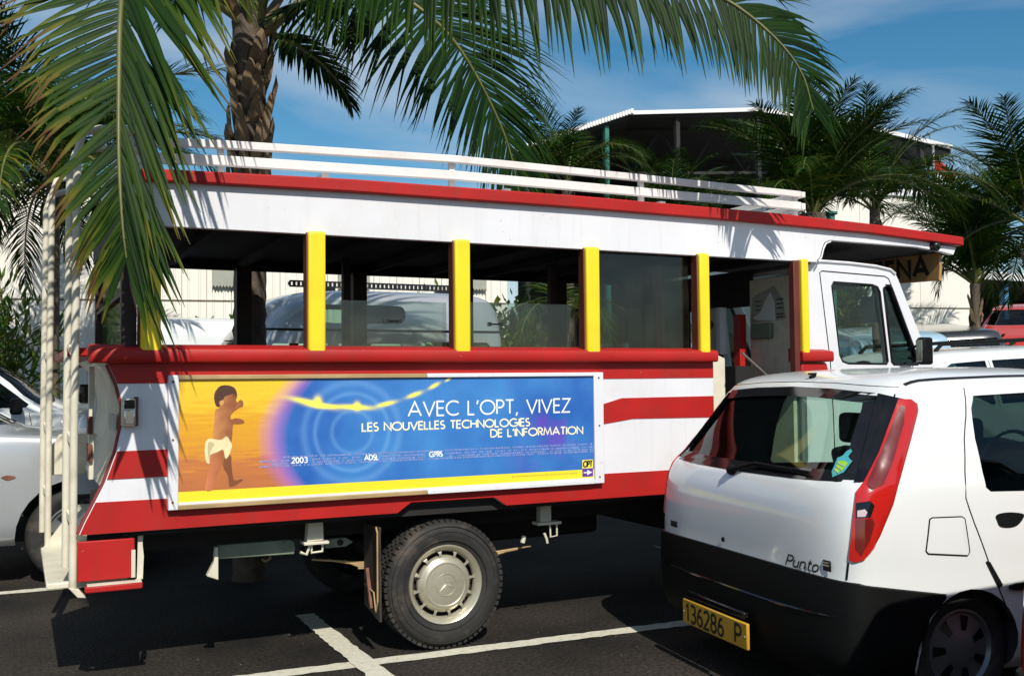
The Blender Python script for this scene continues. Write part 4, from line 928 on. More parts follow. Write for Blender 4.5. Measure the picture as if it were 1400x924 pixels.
fig('printed_figure', [(425, 172), (432, 176), (434, 168), (428, 165)], HAIR, .0028, 3)
fig('printed_figure', [(418, 228), (432, 226), (430, 221), (420, 223)], SKIN2, .0028, 3)
fig('printed_figure', [(410, 163), (434, 158), (434, 154), (412, 158)], HAIR, .0027, 3)
fig('printed_figure', [(330, 195), (326, 215), (340, 225), (352, 205), (345, 190)], SKIN3, .0024)
# corner logo
b = MB(); flat(b, [(2.968, .953), (3.040, .953), (3.040, 1.003), (2.968, 1.003)], PY-.0012); b.build('logo_field', YEL, ad)
b = MB(); flat(b, [(2.968, .905), (3.040, .905), (3.040, .952), (2.968, .952)], PY-.0012); b.build('logo_field', mat('violet_print', (.10, .04, .32), .4), ad)
b = MB(); text(b, 'OPT', (2.974, PY-.0024, .962), (1, 0, 0), (0, 0, 1), .033, .008, width=.058, slant=.12); b.build('lettering', M['ink'], ad)
b = MB(); flat(b, [(2.976, .926), (3.0, .926), (3.0, .914), (3.034, .929), (3.0, .944), (3.0, .932), (2.976, .932)], PY-.0024); b.build('logo_arrow', INK, ad)
b = MB()
x = 2.51
while x < 2.93:
    wd = r_.choice((.006, .009, .004)); flat(b, [(x, .926), (x+wd, .926), (x+wd, .933), (x, .933)], PY-.001); x += wd+.004
b.build('small_print', mat('olive_print', (.50, .42, .03), .4), ad)
# ------------------------------------------------------------------ cars
def pchip(xs, ys):
    n = len(xs); h = [xs[i+1]-xs[i] for i in range(n-1)]; d = [(ys[i+1]-ys[i])/h[i] for i in range(n-1)]
    m = [0]*n; m[0] = d[0]; m[-1] = d[-1]
    for i in range(1, n-1):
        if d[i-1]*d[i] > 0:
            w1 = 2*h[i]+h[i-1]; w2 = h[i]+2*h[i-1]; m[i] = (w1+w2)/(w1/d[i-1]+w2/d[i])
    def f(x):
        if x <= xs[0]: return ys[0]
        if x >= xs[-1]: return ys[-1]
        i = 0
        while x > xs[i+1]: i += 1
        t = (x-xs[i])/h[i]; a = t*t*(3-2*t)
        return (1-a)*ys[i]+a*ys[i+1]+h[i]*(t*(1-t)**2*m[i]-t*t*(1-t)*m[i+1])
    return f

class Shell:
    """car body described by horizontal slices: rows of (z, rear x, front x, half width)"""
    def __init__(s, rows, Lr=.28, Nr=4.5, Lf=.75, Nf=2.6, sub=3, nq=12, ns=9):
        s.rows, s.Lr, s.Nr, s.Lf, s.Nf, s.nq, s.ns = rows, Lr, Nr, Lf, Nf, nq, ns
        z = [r[0] for r in rows]; s.f = [pchip(z, [r[k] for r in rows]) for k in (1, 2, 3)]
        s.z0, s.z1 = z[0], z[-1]
        s.levels = []
        for i in range(len(z)-1):
            for k in range(sub): s.levels.append(z[i]+(z[i+1]-z[i])*k/sub)
        s.levels.append(z[-1])
    def ring(s, z, inset=0, zq=None):
        a, b, w = [f(zq if zq is not None else z) for f in s.f]
        a += inset; b -= inset; w -= inset
        lr = min(s.Lr, (b-a)*.45); lf = min(s.Lf, (b-a)*.45); half = []
        for i in range(s.nq+1):
            t = math.pi/2*i/s.nq
            half.append((a+lr*(1-math.cos(t)**(2/s.Nr)), w*math.sin(t)**(2/s.Nr)))
        for i in range(1, s.ns):
            x = a+lr+(b-lf-a-lr)*i/s.ns; half.append((x, w))
        for i in range(s.nq, -1, -1):
            t = math.pi/2*i/s.nq
            half.append((b-lf*(1-math.cos(t)**(2/s.Nf)), w*math.sin(t)**(2/s.Nf)))
        pts = half+[(x, -y) for x, y in half[-2:0:-1]]
        return [(x, y, z) for x, y in pts]
    def mesh(s, inset=0, zlo=None, dz=0):
        b = MB(); lv = [z for z in s.levels if (zlo is None or z >= zlo)]
        if inset: lv = [z for z in lv if z <= s.z1-dz]
        n = None
        for z in lv:
            r = s.ring(z, inset, z+dz if inset else None); n = len(r); b.v += r
        for i in range(len(lv)-1):
            for k in range(n): b.f.append((i*n+k, i*n+(k+1) % n, (i+1)*n+(k+1) % n, (i+1)*n+k))
        b.f += [tuple(range(n-1, -1, -1)), tuple((len(lv)-1)*n+k for k in range(n))]
        return b

def prism_obj(poly, axis, a, b):
    m = MB(); m.prism(poly, axis, a, b); return m
def cyl(cx, cz, r, y0, y1):
    m = MB(); n = 28; m.prism([(cx+r*math.cos(2*math.pi*i/n), cz+r*math.sin(2*math.pi*i/n)) for i in range(n)], 'y', y0, y1); return m

def boolean_cut(base, cutters):
    tmp = bpy.data.objects.new('tmp_body', base); COL.objects.link(tmp); rm = []
    for c in cutters:
        o = bpy.data.objects.new('tmp_cut', c.mesh('tmp_cut')); COL.objects.link(o); rm.append(o)
        md = tmp.modifiers.new('b', 'BOOLEAN'); md.operation = 'DIFFERENCE'; md.solver = 'EXACT'; md.object = o
    dg = bpy.context.evaluated_depsgraph_get(); dg.update()
    me = bpy.data.meshes.new_from_object(tmp.evaluated_get(dg))
    for o in rm+[tmp]:
        d = o.data; bpy.data.objects.remove(o); bpy.data.meshes.remove(d)
    return me

class Car:
    def __init__(s, name, label, cat, rows, paint, side_wins, rear_win, front_win, wheels, wr, arch=None, group=None, lowres=False, glassm='glass', sideglass=None, thick=.035, zin=.32, **kw):
        s.sh = Shell(rows, sub=2 if lowres else 3, nq=8 if lowres else 12, **kw)
        s.root = empty(name); tag(s.root, label, cat, group)
        outer = s.sh.mesh(); om = outer.mesh(name+'_shell')
        bm = bmesh.new(); bm.from_mesh(om); s.bvh = BVHTree.FromBMesh(bm); bm.free()
        cut = [s.sh.mesh(thick, zin, .03)]
        for p in side_wins: cut.append(prism_obj(p, 'y', -2, 2))
        if rear_win: cut.append(prism_obj(rear_win, 'x', -1.2, s.sh.f[0](1.2)+.65))
        xm = s.sh.f[1](1.4)
        if front_win: cut.append(prism_obj(front_win, 'x', xm-.55, 6.5))
        wmax = max(r[3] for r in rows); ar = arch or wr+.055
        for wx in wheels:
            for sg in (-1, 1): cut.append(cyl(wx, wr*.98, ar, sg*(wmax-.26), sg*(wmax+.2)))
        me = boolean_cut(om, cut)
        me.materials.clear(); me.materials.append(M[paint]); me.materials.append(M['interior'])
        for p in me.polygons:
            p.use_smooth = True
            hit = s.bvh.find_nearest(p.center)
            p.material_index = 0 if hit[3] < .012 else 1
        me.set_sharp_from_angle(angle=R(32))
        s.body = bpy.data.objects.new('body', me); COL.objects.link(s.body); s.body.parent = s.root
        s.paint = paint
        gm = M[glassm]
        for p in side_wins:
            q = grow(p, .012)
            for ax in ('y-', 'y+'): s.decal('side_window', q, ax, M[sideglass] if sideglass and ax == 'y-' else gm, -.010, thick=0)
        if rear_win: s.decal('rear_window', grow(rear_win, .012), 'x-', gm, -.010, thick=0)
        if front_win: s.decal('windscreen', grow(front_win, .012), 'x+', gm, -.010, thick=0)
        for wx in wheels:
            for sg in (-1, 1): s.wheel(wx, sg*(wmax-.075), wr*.97, sg)
    def cast(s, axis, u, z):
        if axis == 'y-': o, d = Vector((u, -4, z)), Vector((0, 1, 0))
        elif axis == 'y+': o, d = Vector((u, 4, z)), Vector((0, -1, 0))
        elif axis == 'x-': o, d = Vector((-4, u, z)), Vector((1, 0, 0))
        elif axis == 'x+': o, d = Vector((9, u, z)), Vector((-1, 0, 0))
        elif axis == 'z': o, d = Vector((u, z, 5)), Vector((0, 0, -1))
        else:                                   # diagonal at the rear corners: u = (x -/+ y)/sqrt2
            sg = -1 if axis == 'd-' else 1
            t = Vector((1, sg, 0))/math.sqrt(2); d = Vector((1, -sg, 0))/math.sqrt(2); o = t*u-d*5+Vector((0, 0, z))
        h = s.bvh.ray_cast(o, d)
        if h[0] is None:
            h = s.bvh.find_nearest(o+d*4); return h[0], h[1]
        return h[0], h[1]
    def decal(s, name, poly, axis, m, off=.004, thick=.008, step=.05, parent=None, smooth=True):
        bm = bmesh.new(); vs = [bm.verts.new((p[0], p[1], 0)) for p in poly]; bm.faces.new(vs)
        x0, x1 = min(p[0] for p in poly), max(p[0] for p in poly); y0, y1 = min(p[1] for p in poly), max(p[1] for p in poly)
        for k in range(1, int((x1-x0)/step)+1):
            bmesh.ops.bisect_plane(bm, geom=bm.verts[:]+bm.edges[:]+bm.faces[:], plane_co=(x0+k*step, 0, 0), plane_no=(1, 0, 0))
        for k in range(1, int((y1-y0)/step)+1):
            bmesh.ops.bisect_plane(bm, geom=bm.verts[:]+bm.edges[:]+bm.faces[:], plane_co=(0, y0+k*step, 0), plane_no=(0, 1, 0))
        for v in bm.verts:
            p, nr = s.cast(axis, v.co.x, v.co.y); v.co = p+nr*off
        bmesh.ops.recalc_face_normals(bm, faces=bm.faces)
        cen = Vector((1.8, 0, .8)); sm_ = sum((f.normal.dot(f.calc_center_median()-cen) for f in bm.faces))
        if sm_ < 0: bmesh.ops.reverse_faces(bm, faces=bm.faces)
        if thick:
            ret = bmesh.ops.extrude_face_region(bm, geom=bm.faces[:], use_keep_orig=True)
            vv = [g for g in ret['geom'] if isinstance(g, bmesh.types.BMVert)]
            cenv = {v: v.normal.copy() for v in vv}
            for v in vv:
                d = (cen-v.co); d.z *= .3; v.co += d.normalized()*thick
            bmesh.ops.recalc_face_normals(bm, faces=bm.faces)
        me = bpy.data.meshes.new(name); bm.to_mesh(me); bm.free()
        if smooth:
            for p in me.polygons: p.use_smooth = True
            me.set_sharp_from_angle(angle=R(40))
        return link(name, me, m, parent or s.root)
    def seam(s, name, pts, axis, m, r=.004, off=.0, parent=None, closed=False, dense=True):
        P = []
        if closed: pts = pts+[pts[0]]
        for (a, c) in zip(pts, pts[1:]):
            k = max(1, int(math.dist(a, c)/.04)) if dense else 1
            for i in range(k):
                t = i/k; p, nr = s.cast(axis, a[0]+(c[0]-a[0])*t, a[1]+(c[1]-a[1])*t); P.append(p+nr*off)
        p, nr = s.cast(axis, *pts[-1]); P.append(p+nr*off)
        b = MB(); b.tube(P, r, 6); return b.build(name, m, parent or s.root, False)
    def sleeve(s, name, z0, ztop, end, xlim, m, off=.008, arch=None):
        """bumper: a skin over one end of the shell up to height ztop(x), reaching xlim along the sides"""
        b = MB(); nz = 7; cols = []
        ring0 = s.sh.ring((z0+.4)/2)
        n = len(ring0)
        idx = [i for i in range(n)]
        sel = []
        for i in idx:
            x, y, _ = ring0[i]
            if (end == 'rear' and x < xlim) or (end == 'front' and x > xlim): sel.append(i)
        # order so that the run is contiguous
        if end == 'rear':
            k = max(i for i in sel if ring0[i][1] >= 0); order = [i for i in range(k, -1, -1)]+[i for i in range(n-1, n-1-k, -1)]
        else: order = sel
        for i in order:
            col = []
            for j in range(nz+1):
                x0, y0, _ = ring0[i]
                zb = z0
                if arch and abs(x0-arch[0]) < arch[2]: zb = max(z0, arch[1]+math.sqrt(arch[2]**2-(x0-arch[0])**2)+.004)
                z = zb+(max(ztop(x0, abs(y0)), zb+.004)-zb)*j/nz
                p = s.sh.ring(z, -off)[i]; col.append(p)
            cols.append(col)
        m_ = len(cols); inner = []
        for col in cols: b.v += col
        for i in range(m_-1):
            for j in range(nz): b.f.append((i*(nz+1)+j, (i+1)*(nz+1)+j, (i+1)*(nz+1)+j+1, i*(nz+1)+j+1))
        base = len(b.v)                                   # lip back into the body along the top
        for col in cols:
            x, y, z = col[-1]; c = Vector((1.5 if end == 'rear' else 2.4, 0, z)); d = (c-Vector((x, y, z))).normalized()*.03; b.v.append((x+d.x, y+d.y, z+.002))
        for i in range(m_-1): b.f.append((i*(nz+1)+nz, (i+1)*(nz+1)+nz, base+i+1, base+i))
        return b.build(name, m, s.root, False, smooth=40)
    def wheel(s, x, y, r, sg):
        key = 'wheelmesh%.3f' % r
        if key not in MATS:
            t = MB(); t.lathe([(r*.62, 0), (r*.66, .012), (r*.8, .018), (r*.92, .010), (r*.985, -.012), (r, -.04), (r, -.13), (r*.98, -.16), (r*.8, -.18), (r*.6, -.17)], (0, 0, 0), 'y', 36)
            h = MB(); h.lathe([(r*.63, -.01), (r*.635, .008), (r*.60, .010), (r*.56, -.006), (r*.30, .004), (r*.24, .014), (r*.1, .018), (0, .019)], (0, 0, 0), 'y', 36)
            sp_ = MB()
            for k in range(7):
                a = 2*math.pi*k/7; da = .16; vs = [(r*q*math.cos(a+e), hh, r*q*math.sin(a+e)) for q, hh in ((.30, .0045), (.53, -.0035)) for e in (-da, da)]
                sp_.add([(v[0], v[1]+.0015, v[2]) for v in vs], [(0, 1, 3, 2)])
            MATS[key] = (t.mesh('tyre', 40), h.mesh('hub_cap', 50), sp_.mesh('hub_slot'))
            MATS[key][0].materials.append(M['rubber']); MATS[key][1].materials.append(M['hubsilver']); MATS[key][2].materials.append(M['gloss'])
        t = link('wheel', MATS[key][0], None, s.root); t.location = (x, y, r); 
        if sg < 0: t.rotation_euler = (0, 0, math.pi)
        h = link('hub_cap', MATS[key][1], None, t); sl = link('hub_slot', MATS[key][2], None, h); sl['kind'] = 'stuff'
    def place(s, x, y, rz=0, z=None):
        """stand the car (rear centre at x, y) on the ground, tilted with it"""
        c, sn = math.cos(rz), math.sin(rz); l = s.sh.rows[3][2]
        p0 = Vector((x+.6*c, y+.6*sn, 0)); p1 = Vector((x+(l-.6)*c, y+(l-.6)*sn, 0))
        p0.z, p1.z = gz(p0.x, p0.y), gz(p1.x, p1.y)
        pitch = math.atan2(p1.z-p0.z, l-1.2)
        lat = (gz(x+2*c-sn*.7, y+2*sn+c*.7)-gz(x+2*c+sn*.7, y+2*sn-c*.7))/1.4
        fwd = Vector((c*math.cos(pitch), sn*math.cos(pitch), math.sin(pitch))); lft = Vector((-sn, c, lat)).normalized()
        lft = (lft-fwd*lft.dot(fwd)).normalized(); up = fwd.cross(lft)
        org = p0-fwd*.6
        s.root.matrix_world = Matrix(((fwd.x, lft.x, up.x, x), (fwd.y, lft.y, up.y, y), (fwd.z, lft.z, up.z, org.z), (0, 0, 0, 1)))
        return s

def grow(poly, d):
    cx = sum(p[0] for p in poly)/len(poly); cy = sum(p[1] for p in poly)/len(poly); out_ = []
    for x, y in poly:
        v = Vector((x-cx, y-cy)); v = v*(1+d/max(v.length, .05)); out_.append((cx+v.x, cy+v.y))
    return out_
M['hubsilver'] = mat('wheel_trim', (.16, .165, .17), .35, metal=.5, var=.1)

def mirror2(poly): return [(-u, z) for u, z in poly]

# ---------------- the white hatchback in front
HB = [(.16,.02,3.62,.75),(.22,-.05,3.70,.81),(.35,-.075,3.74,.845),(.50,-.078,3.74,.85),(.60,-.074,3.70,.85),(.63,-.07,3.66,.85),(.75,-.065,3.50,.852),(.90,-.05,3.1,.846),(.99,-.02,2.85,.836),(1.02,.0,2.78,.828),(1.05,.035,2.70,.818),(1.12,.09,2.55,.80),(1.27,.20,2.23,.752),(1.41,.30,1.95,.705),(1.45,.34,1.85,.67),(1.48,.42,1.72,.61),(1.50,.55,1.6,.53),(1.515,.78,1.4,.40),(1.52,.95,1.25,.28)]
HSIDE = [[(.772, 1.386), (1.20, 1.40), (1.62, 1.395), (1.80, 1.38), (2.28, 1.02), (2.25, .985), (1.2, .952), (.735, .966), (.712, .985), (.716, 1.195), (.74, 1.33)]]
HREAR = [(-.655, 1.388), (-.3, 1.41), (0, 1.417), (.3, 1.41), (.655, 1.388), (.672, 1.35), (.765, 1.06), (.755, 1.036), (.4, 1.026), (0, 1.022), (-.4, 1.026), (-.755, 1.036), (-.765, 1.06), (-.672, 1.35)]
HFRONT = [(-.60, 1.40), (0, 1.42), (.60, 1.40), (.70, 1.08), (.66, 1.05), (-.66, 1.05), (-.70, 1.08)]
pu = Car('hatchback', 'white three door hatchback with black rear bumper parked beside the bus', 'car', HB, 'car_white', HSIDE, HREAR, HFRONT, (.60, 3.06), .287, arch=.272, ns=32, sideglass='shadeglass')
LAMP = [(.752, 1.372), (.680, 1.146), (.627, 1.03), (.597, .99), (.585, .88), (.568, .713), (.587, .703), (.625, .715), (.658, .761), (.728, .937), (.795, 1.205), (.822, 1.325), (.818, 1.355), (.80, 1.372)]
LIN = [(.738, 1.29), (.69, 1.15), (.637, 1.02), (.655, 1.0), (.70, 1.02), (.735, 1.12), (.772, 1.27), (.775, 1.34), (.76, 1.345)]
LCL = [(.598, .945), (.598, .885), (.650, .89), (.665, .935), (.65, .955)]
LBL = [(.598, .88), (.596, .76), (.615, .73), (.645, .79), (.665, .865), (.655, .885)]
for ax in ('d-', 'd+'):
    f = (lambda p: p)
    pu.decal('window_surround', [(.665, 1.40), (.775, 1.375), (.70, 1.146), (.645, 1.032), (.585, 1.026), (.60, 1.08), (.625, 1.2)], ax, M['gloss'], .004, 0, .03)
    lo = pu.decal('tail_light', LAMP, ax, M['lampred'], .009, .02, .035)
    pu.decal('smoked_lens', LIN, ax, M['lampdark'], .0115, 0, .03, lo)
    pu.decal('clear_lens', LCL, ax, M['gloss'], .0115, 0, .03, lo)
    pu.decal('lamp_reflector', [(.604, .915), (.604, .89), (.632, .892), (.640, .91), (.63, .922)], ax, M['lampclear'], .013, 0, .03, lo)
    pu.decal('smoked_lens', LBL, ax, M['lampdark'], .0115, 0, .03, lo)
# black border printed round the rear glass
def rim_band(car, outer, inner, axis, m, name):
    n = len(outer); bm_ = MB()
    for k in range(n):
        a, c = outer[k], outer[(k+1) % n]; d, e = inner[k], inner[(k+1) % n]; kk = 4
        for t in range(kk):
            q = []
            for (p, s_) in ((a, t), (a, t+1), (d, t+1), (d, t)):
                base = (a, c) if p is a else (d, e)
                q.append((base[0][0]+(base[1][0]-base[0][0])*s_/kk, base[0][1]+(base[1][1]-base[0][1])*s_/kk))
            P = []
            for u, z in q:
                h, nn = car.cast(axis, u, z); P.append(h+nn*.0025)
            bm_.add(P, [(0, 1, 2, 3)])
    return bm_.build(name, m, car.root, False)
rim_band(pu, [(x*1.03, 1.215+(z-1.215)*1.05) for x, z in HREAR], [(x*.86, 1.22+(z-1.22)*.82) for x, z in HREAR], 'x-', M['gloss'], 'window_border')
pu.sleeve('rear_bumper', .175, lambda x, y: .632-.02*(y/.85)**4 if x < .03 else .612-.16*max(0, x-.03), 'rear', .50, M['plastic'], .013, (.60, .281, .272))
pu.sleeve('front_bumper', .175, lambda x, y: .56, 'front', 3.2, M['plastic'], .010)
# hatch shut lines
pu.seam('hatch_seam', [(.565, .70), (.556, .628)], 'd-', M['gloss'], .005)
pu.seam('hatch_seam', [(.565, .70), (.556, .628)], 'd+', M['gloss'], .005)
pu.seam('hatch_seam', [(-.66, 1.428), (-.3, 1.447), (0, 1.452), (.3, 1.447), (.66, 1.428)], 'x-', M['gloss'], .0025)
pu.seam('door_seam', [(.735, 1.42), (.70, 1.30), (.655, 1.197), (.605, 1.02), (.592, .945), (.605, .90), (.628, .836), (.711, .641), (.80, .45), (.83, .38)], 'y-', M['gloss'], .0032)
pu.seam('door_seam', [(.735, 1.42), (.70, 1.30), (.655, 1.197), (.605, 1.02), (.592, .945), (.628, .836), (.711, .641), (.83, .38)], 'y+', M['gloss'], .0032)
pu.seam('door_seam', [(2.32, 1.0), (2.36, .8), (2.30, .4), (2.2, .25), (.95, .25)], 'y-', M['gloss'], .0032)
FL = [(.385, .866), (.40, .872), (.56, .868), (.575, .858), (.594, .715), (.583, .70), (.37, .722), (.358, .735)]
fl = pu.decal('fuel_flap', FL, 'y-', M['car_white'], .0035, .01, .06)
pu.seam('flap_seam', FL, 'y-', M['plastic'], .0028, .003, parent=fl, closed=True)
pu.seam('roof_strip', [(.43, -.665), (.6, -.655), (1.0, -.635), (1.6, -.625), (1.85, -.62)], 'z', M['gloss'], .009, .001)
pu.seam('roof_strip', [(.43, .665), (.6, .655), (1.0, .635), (1.6, .625), (1.85, .62)], 'z', M['gloss'], .009, .001)
HN = blob([(.752, .865), (.82, .872), (.90, .862), (.905, .845), (.87, .815), (.82, .807), (.77, .815), (.755, .84)], 3)
hd_ = pu.decal('door_handle', HN, 'y-', M['plastic'], .005, .012, .05); pu.decal('door_handle', HN, 'y+', M['plastic'], .005, .012, .05)
pu.decal('door_guard', [(.683, .668), (.703, .662), (.772, .558), (.752, .548)], 'y-', M['plastic'], .007, .012, .05)
pu.decal('side_moulding', [(.80, .553), (.84, .56), (2.25, .57), (2.25, .525), (.84, .53), (.80, .54)], 'y-', M['plastic'], .012, .02, .08)
# lock, badge, name
b = MB(); b.lathe([(.013, -.002), (.011, -.006), (.0, -.007)], (-.068, .064, .675), 'x', 16); b.build('boot_lock', M['gloss'], pu.root, False)
def on_rear(y, z, off=.004):
    p, nn = pu.cast('x-', y, z); return p+nn*off, nn
def rear_text(s, y0, z0, wd, h, st, m, slant=0, name='badge'):
    p, nn = on_rear(y0-wd/2, z0+h/2, 0); right = Vector((0, 0, 1)).cross(nn); right = Vector((nn.y, -nn.x, 0)).normalized()
    if right.y > 0: right = -right
    upv = nn.cross(right); upv = upv if upv.z > 0 else -upv
    b = MB(); text(b, s, p-right*wd/2-upv*h/2+nn*.006, right, upv, h, st, width=wd, gap=.14, slant=slant); return b.build(name, m, pu.root, False)
rear_text('Punto', -.462, .640, .20, .046, .0085, M['ink'], .25)
p, nn = on_rear(-.708, .676, .005); b = MB(); b.box(p.x-.004, p.x+.002, p.y-.026, p.y+.026, p.z-.024, p.z+.022); bd = b.build('badge', M['ink'], pu.root, False, bevel=.004)
b = MB(); b.box(p.x-.007, p.x-.004, p.y-.020, p.y+.020, p.z-.002, p.z+.004); b.box(p.x-.007, p.x-.004, p.y-.020, p.y+.020, p.z+.010, p.z+.015); b.build('badge_bar', M['chrome'], bd, False)
p, nn = on_rear(.585, .684, .004); b = MB()
for k in range(4): b.box(p.x-.004, p.x+.004, p.y+.028-k*.019-.015, p.y+.028-k*.019, p.z-.017, p.z+.017)
b.build('maker_badge', M['ink'], pu.root, False, bevel=.003)
# number plate
b = MB(); b.box(-.135, -.118, -.235, .365, .208, .332); np_ = b.build('number_plate', M['plate'], pu.root, False, bevel=.006)
b = MB(); text(b, '136286', (-.1365, .325, .226), (0, -1, 0), (0, 0, 1), .086, .015, width=.355, gap=.2); b.build('plate_digits', M['ink'], np_, False)
b = MB(); text(b, 'P', (-.1365, -.135, .226), (0, -1, 0), (0, 0, 1), .086, .015, width=.05); b.build('plate_letter', M['ink'], np_, False)
b = MB()
for y in (.350, -.215): b.lathe([(.007, 0), (.005, -.003), (0, -.004)], (-.1355, y, .268), 'x', 8)
b.build('plate_screw', M['steel'], np_, False)
b = MB(); b.box(-.128, -.10, -.20, .34, .345, .375); b.build('plate_lamp', M['gloss'], pu.root, False, bevel=.006)
# wiper, aerial, window sticker
p, nn = on_rear(.055, 1.010, .012); b = MB(); b.lathe([(.026, .012), (.026, -.012), (.018, -.024), (0, -.026)], (p.x, p.y, p.z), 'x', 14); wp_ = b.build('rear_wiper', M['plastic'], pu.root, False, smooth=40)
P1_, _ = on_rear(-.10, 1.045, .022); P2_, _ = on_rear(-.40, 1.04, .020)
b = MB(); b.tube([p+Vector((-.02, 0, 0)), P1_, P2_], [.012, .009, .006], 8); b.build('wiper_arm', M['plastic'], wp_, False)
b = MB(); b.bar(P1_+Vector((.004, 0, -.006)), P2_+Vector((.004, -.12, -.006)), .008, .018); b.build('wiper_blade', M['plastic'], wp_, False)
p, nn = pu.cast('z', .345+.04, -.056); b = MB(); b.tube([p, p+Vector((.02, 0, .02)), p+Vector((-.02, 0, .022))], [.018, .012, .005], 8); b.build('washer_jet', M['plastic'], pu.root, False)
ST = [(-.625, 1.128), (-.605, 1.118), (-.62, 1.06), (-.648, 1.038), (-.682, 1.062), (-.688, 1.11), (-.668, 1.118), (-.655, 1.128), (-.66, 1.148), (-.645, 1.158), (-.632, 1.148)]
st_ = pu.decal('window_sticker', ST, 'x-', mat('turquoise_sticker', (.06, .36, .42), .4), .0045, 0, .05)
pu.decal('sticker_field', [(-.622, 1.105), (-.63, 1.065), (-.648, 1.052), (-.670, 1.068), (-.676, 1.10), (-.65, 1.108)], 'x-', mat('lime_sticker', (.30, .55, .03), .4), .006, 0, .05, st_)
b = MB()
for k, dz in enumerate((.095, .08, .066)):
    q, nn = on_rear(-.625-.004*k, 1.0+dz, .008); r2, n2 = on_rear(-.672+.004*k, 1.0+dz-.012, .008); b.bar(q, r2, .002, .004)
b.build('sticker_mark', mat('pale_sticker_mark', (.6, .75, .7), .4), st_, False)
# interior: seats, headrests, belt and trim
for y in (-.62, .14):
    b = MB(); b.prism([(1.15, .42), (1.62, .42), (1.66, .58), (1.30, .60), (1.12, 1.08), (.98, 1.06)], 'y', y, y+.48); so = b.build('front_seat', M['seat'], pu.root, False, bevel=.04, seg=3)
    b = MB(); b.box(.96, 1.06, y+.12, y+.36, 1.10, 1.27); b.build('headrest', M['seat'], so, False, bevel=.03, seg=3)
b = MB(); b.prism([(.40, .45), (.95, .45), (.95, .58), (.58, .60), (.44, 1.0), (.34, 1.0)], 'y', -.64, .64); b.build('rear_seat', M['seat'], pu.root, False, bevel=.03)
b = MB(); b.box(.10, .42, -.68, .68, .965, .98); b.build('parcel_shelf', M['interior'], pu.root, False)
b = MB(); b.prism([(2.2, .6), (2.75, .6), (2.72, .98), (2.4, 1.0), (2.2, .92)], 'y', -.72, .72); b.build('dashboard', M['interior'], pu.root, False, bevel=.03)
b = MB(); b.bar((1.62, .66, 1.36), (1.30, .68, .70), .008, .05); b.build('seat_belt', mat('grey_green_belt', (.30, .32, .24), .8), pu.root, False)
b = MB(); b.lathe([(.175, -.012), (.19, 0), (.175, .012), (.165, 0), (.175, -.012)], (0, 0, 0), 'z', 24); sw = b.build('steering_wheel', M['interior'], pu.root, False); sw.location = (2.08, .38, .98); sw.rotation_euler = (0, R(-62), 0)
for sg in (-1, 1):
    b = MB(); b.box(2.12, 2.24, sg*.90-.08, sg*.90+.08, .95, 1.07); b.build('door_mirror', M['plastic'], pu.root, False, bevel=.03, seg=3)
    pu.decal('headlight', [(sg*.38, .72), (sg*.62, .74), (sg*.74, .78), (sg*.72, .66), (sg*.45, .62)], 'x+', M['lampclear'], .005, .01, .05)
pu.seam('bumper_crease', [(-.76, .47), (-.4, .462), (0, .46), (.4, .462), (.76, .47)], 'x-', M['gloss'], .006, .012)
pu.root.location = (3.225, 4.0, 0); pu.root.rotation_euler = (0, 0, R(-6.2155))

# ---------------- other cars
SUV = [(.30,.10,4.35,.80),(.37,.02,4.48,.86),(.55,-.02,4.53,.88),(.75,0,4.5,.885),(.95,.03,4.42,.88),(1.05,.06,4.22,.868),(1.10,.08,3.50,.85),(1.13,.09,3.32,.84),(1.40,.18,2.95,.78),(1.64,.28,2.6,.72),(1.69,.36,2.5,.67),(1.725,.6,2.3,.54),(1.74,.9,2.0,.34)]
S_SIDE = [[(.36, 1.16), (.42, 1.55), (.52, 1.59), (1.02, 1.60), (1.02, 1.15)], [(1.12, 1.15), (1.12, 1.60), (1.95, 1.60), (1.95, 1.15)], [(2.05, 1.15), (2.05, 1.60), (2.48, 1.59), (2.98, 1.18), (2.95, 1.15)]]
S_REAR = [(-.62, 1.58), (.62, 1.58), (.70, 1.16), (-.70, 1.16)]
S_FRONT = [(-.62, 1.60), (.62, 1.60), (.74, 1.17), (-.74, 1.17)]
KW = dict(Lr=.25, Nr=5, Lf=.55, Nf=3.2, lowres=True)
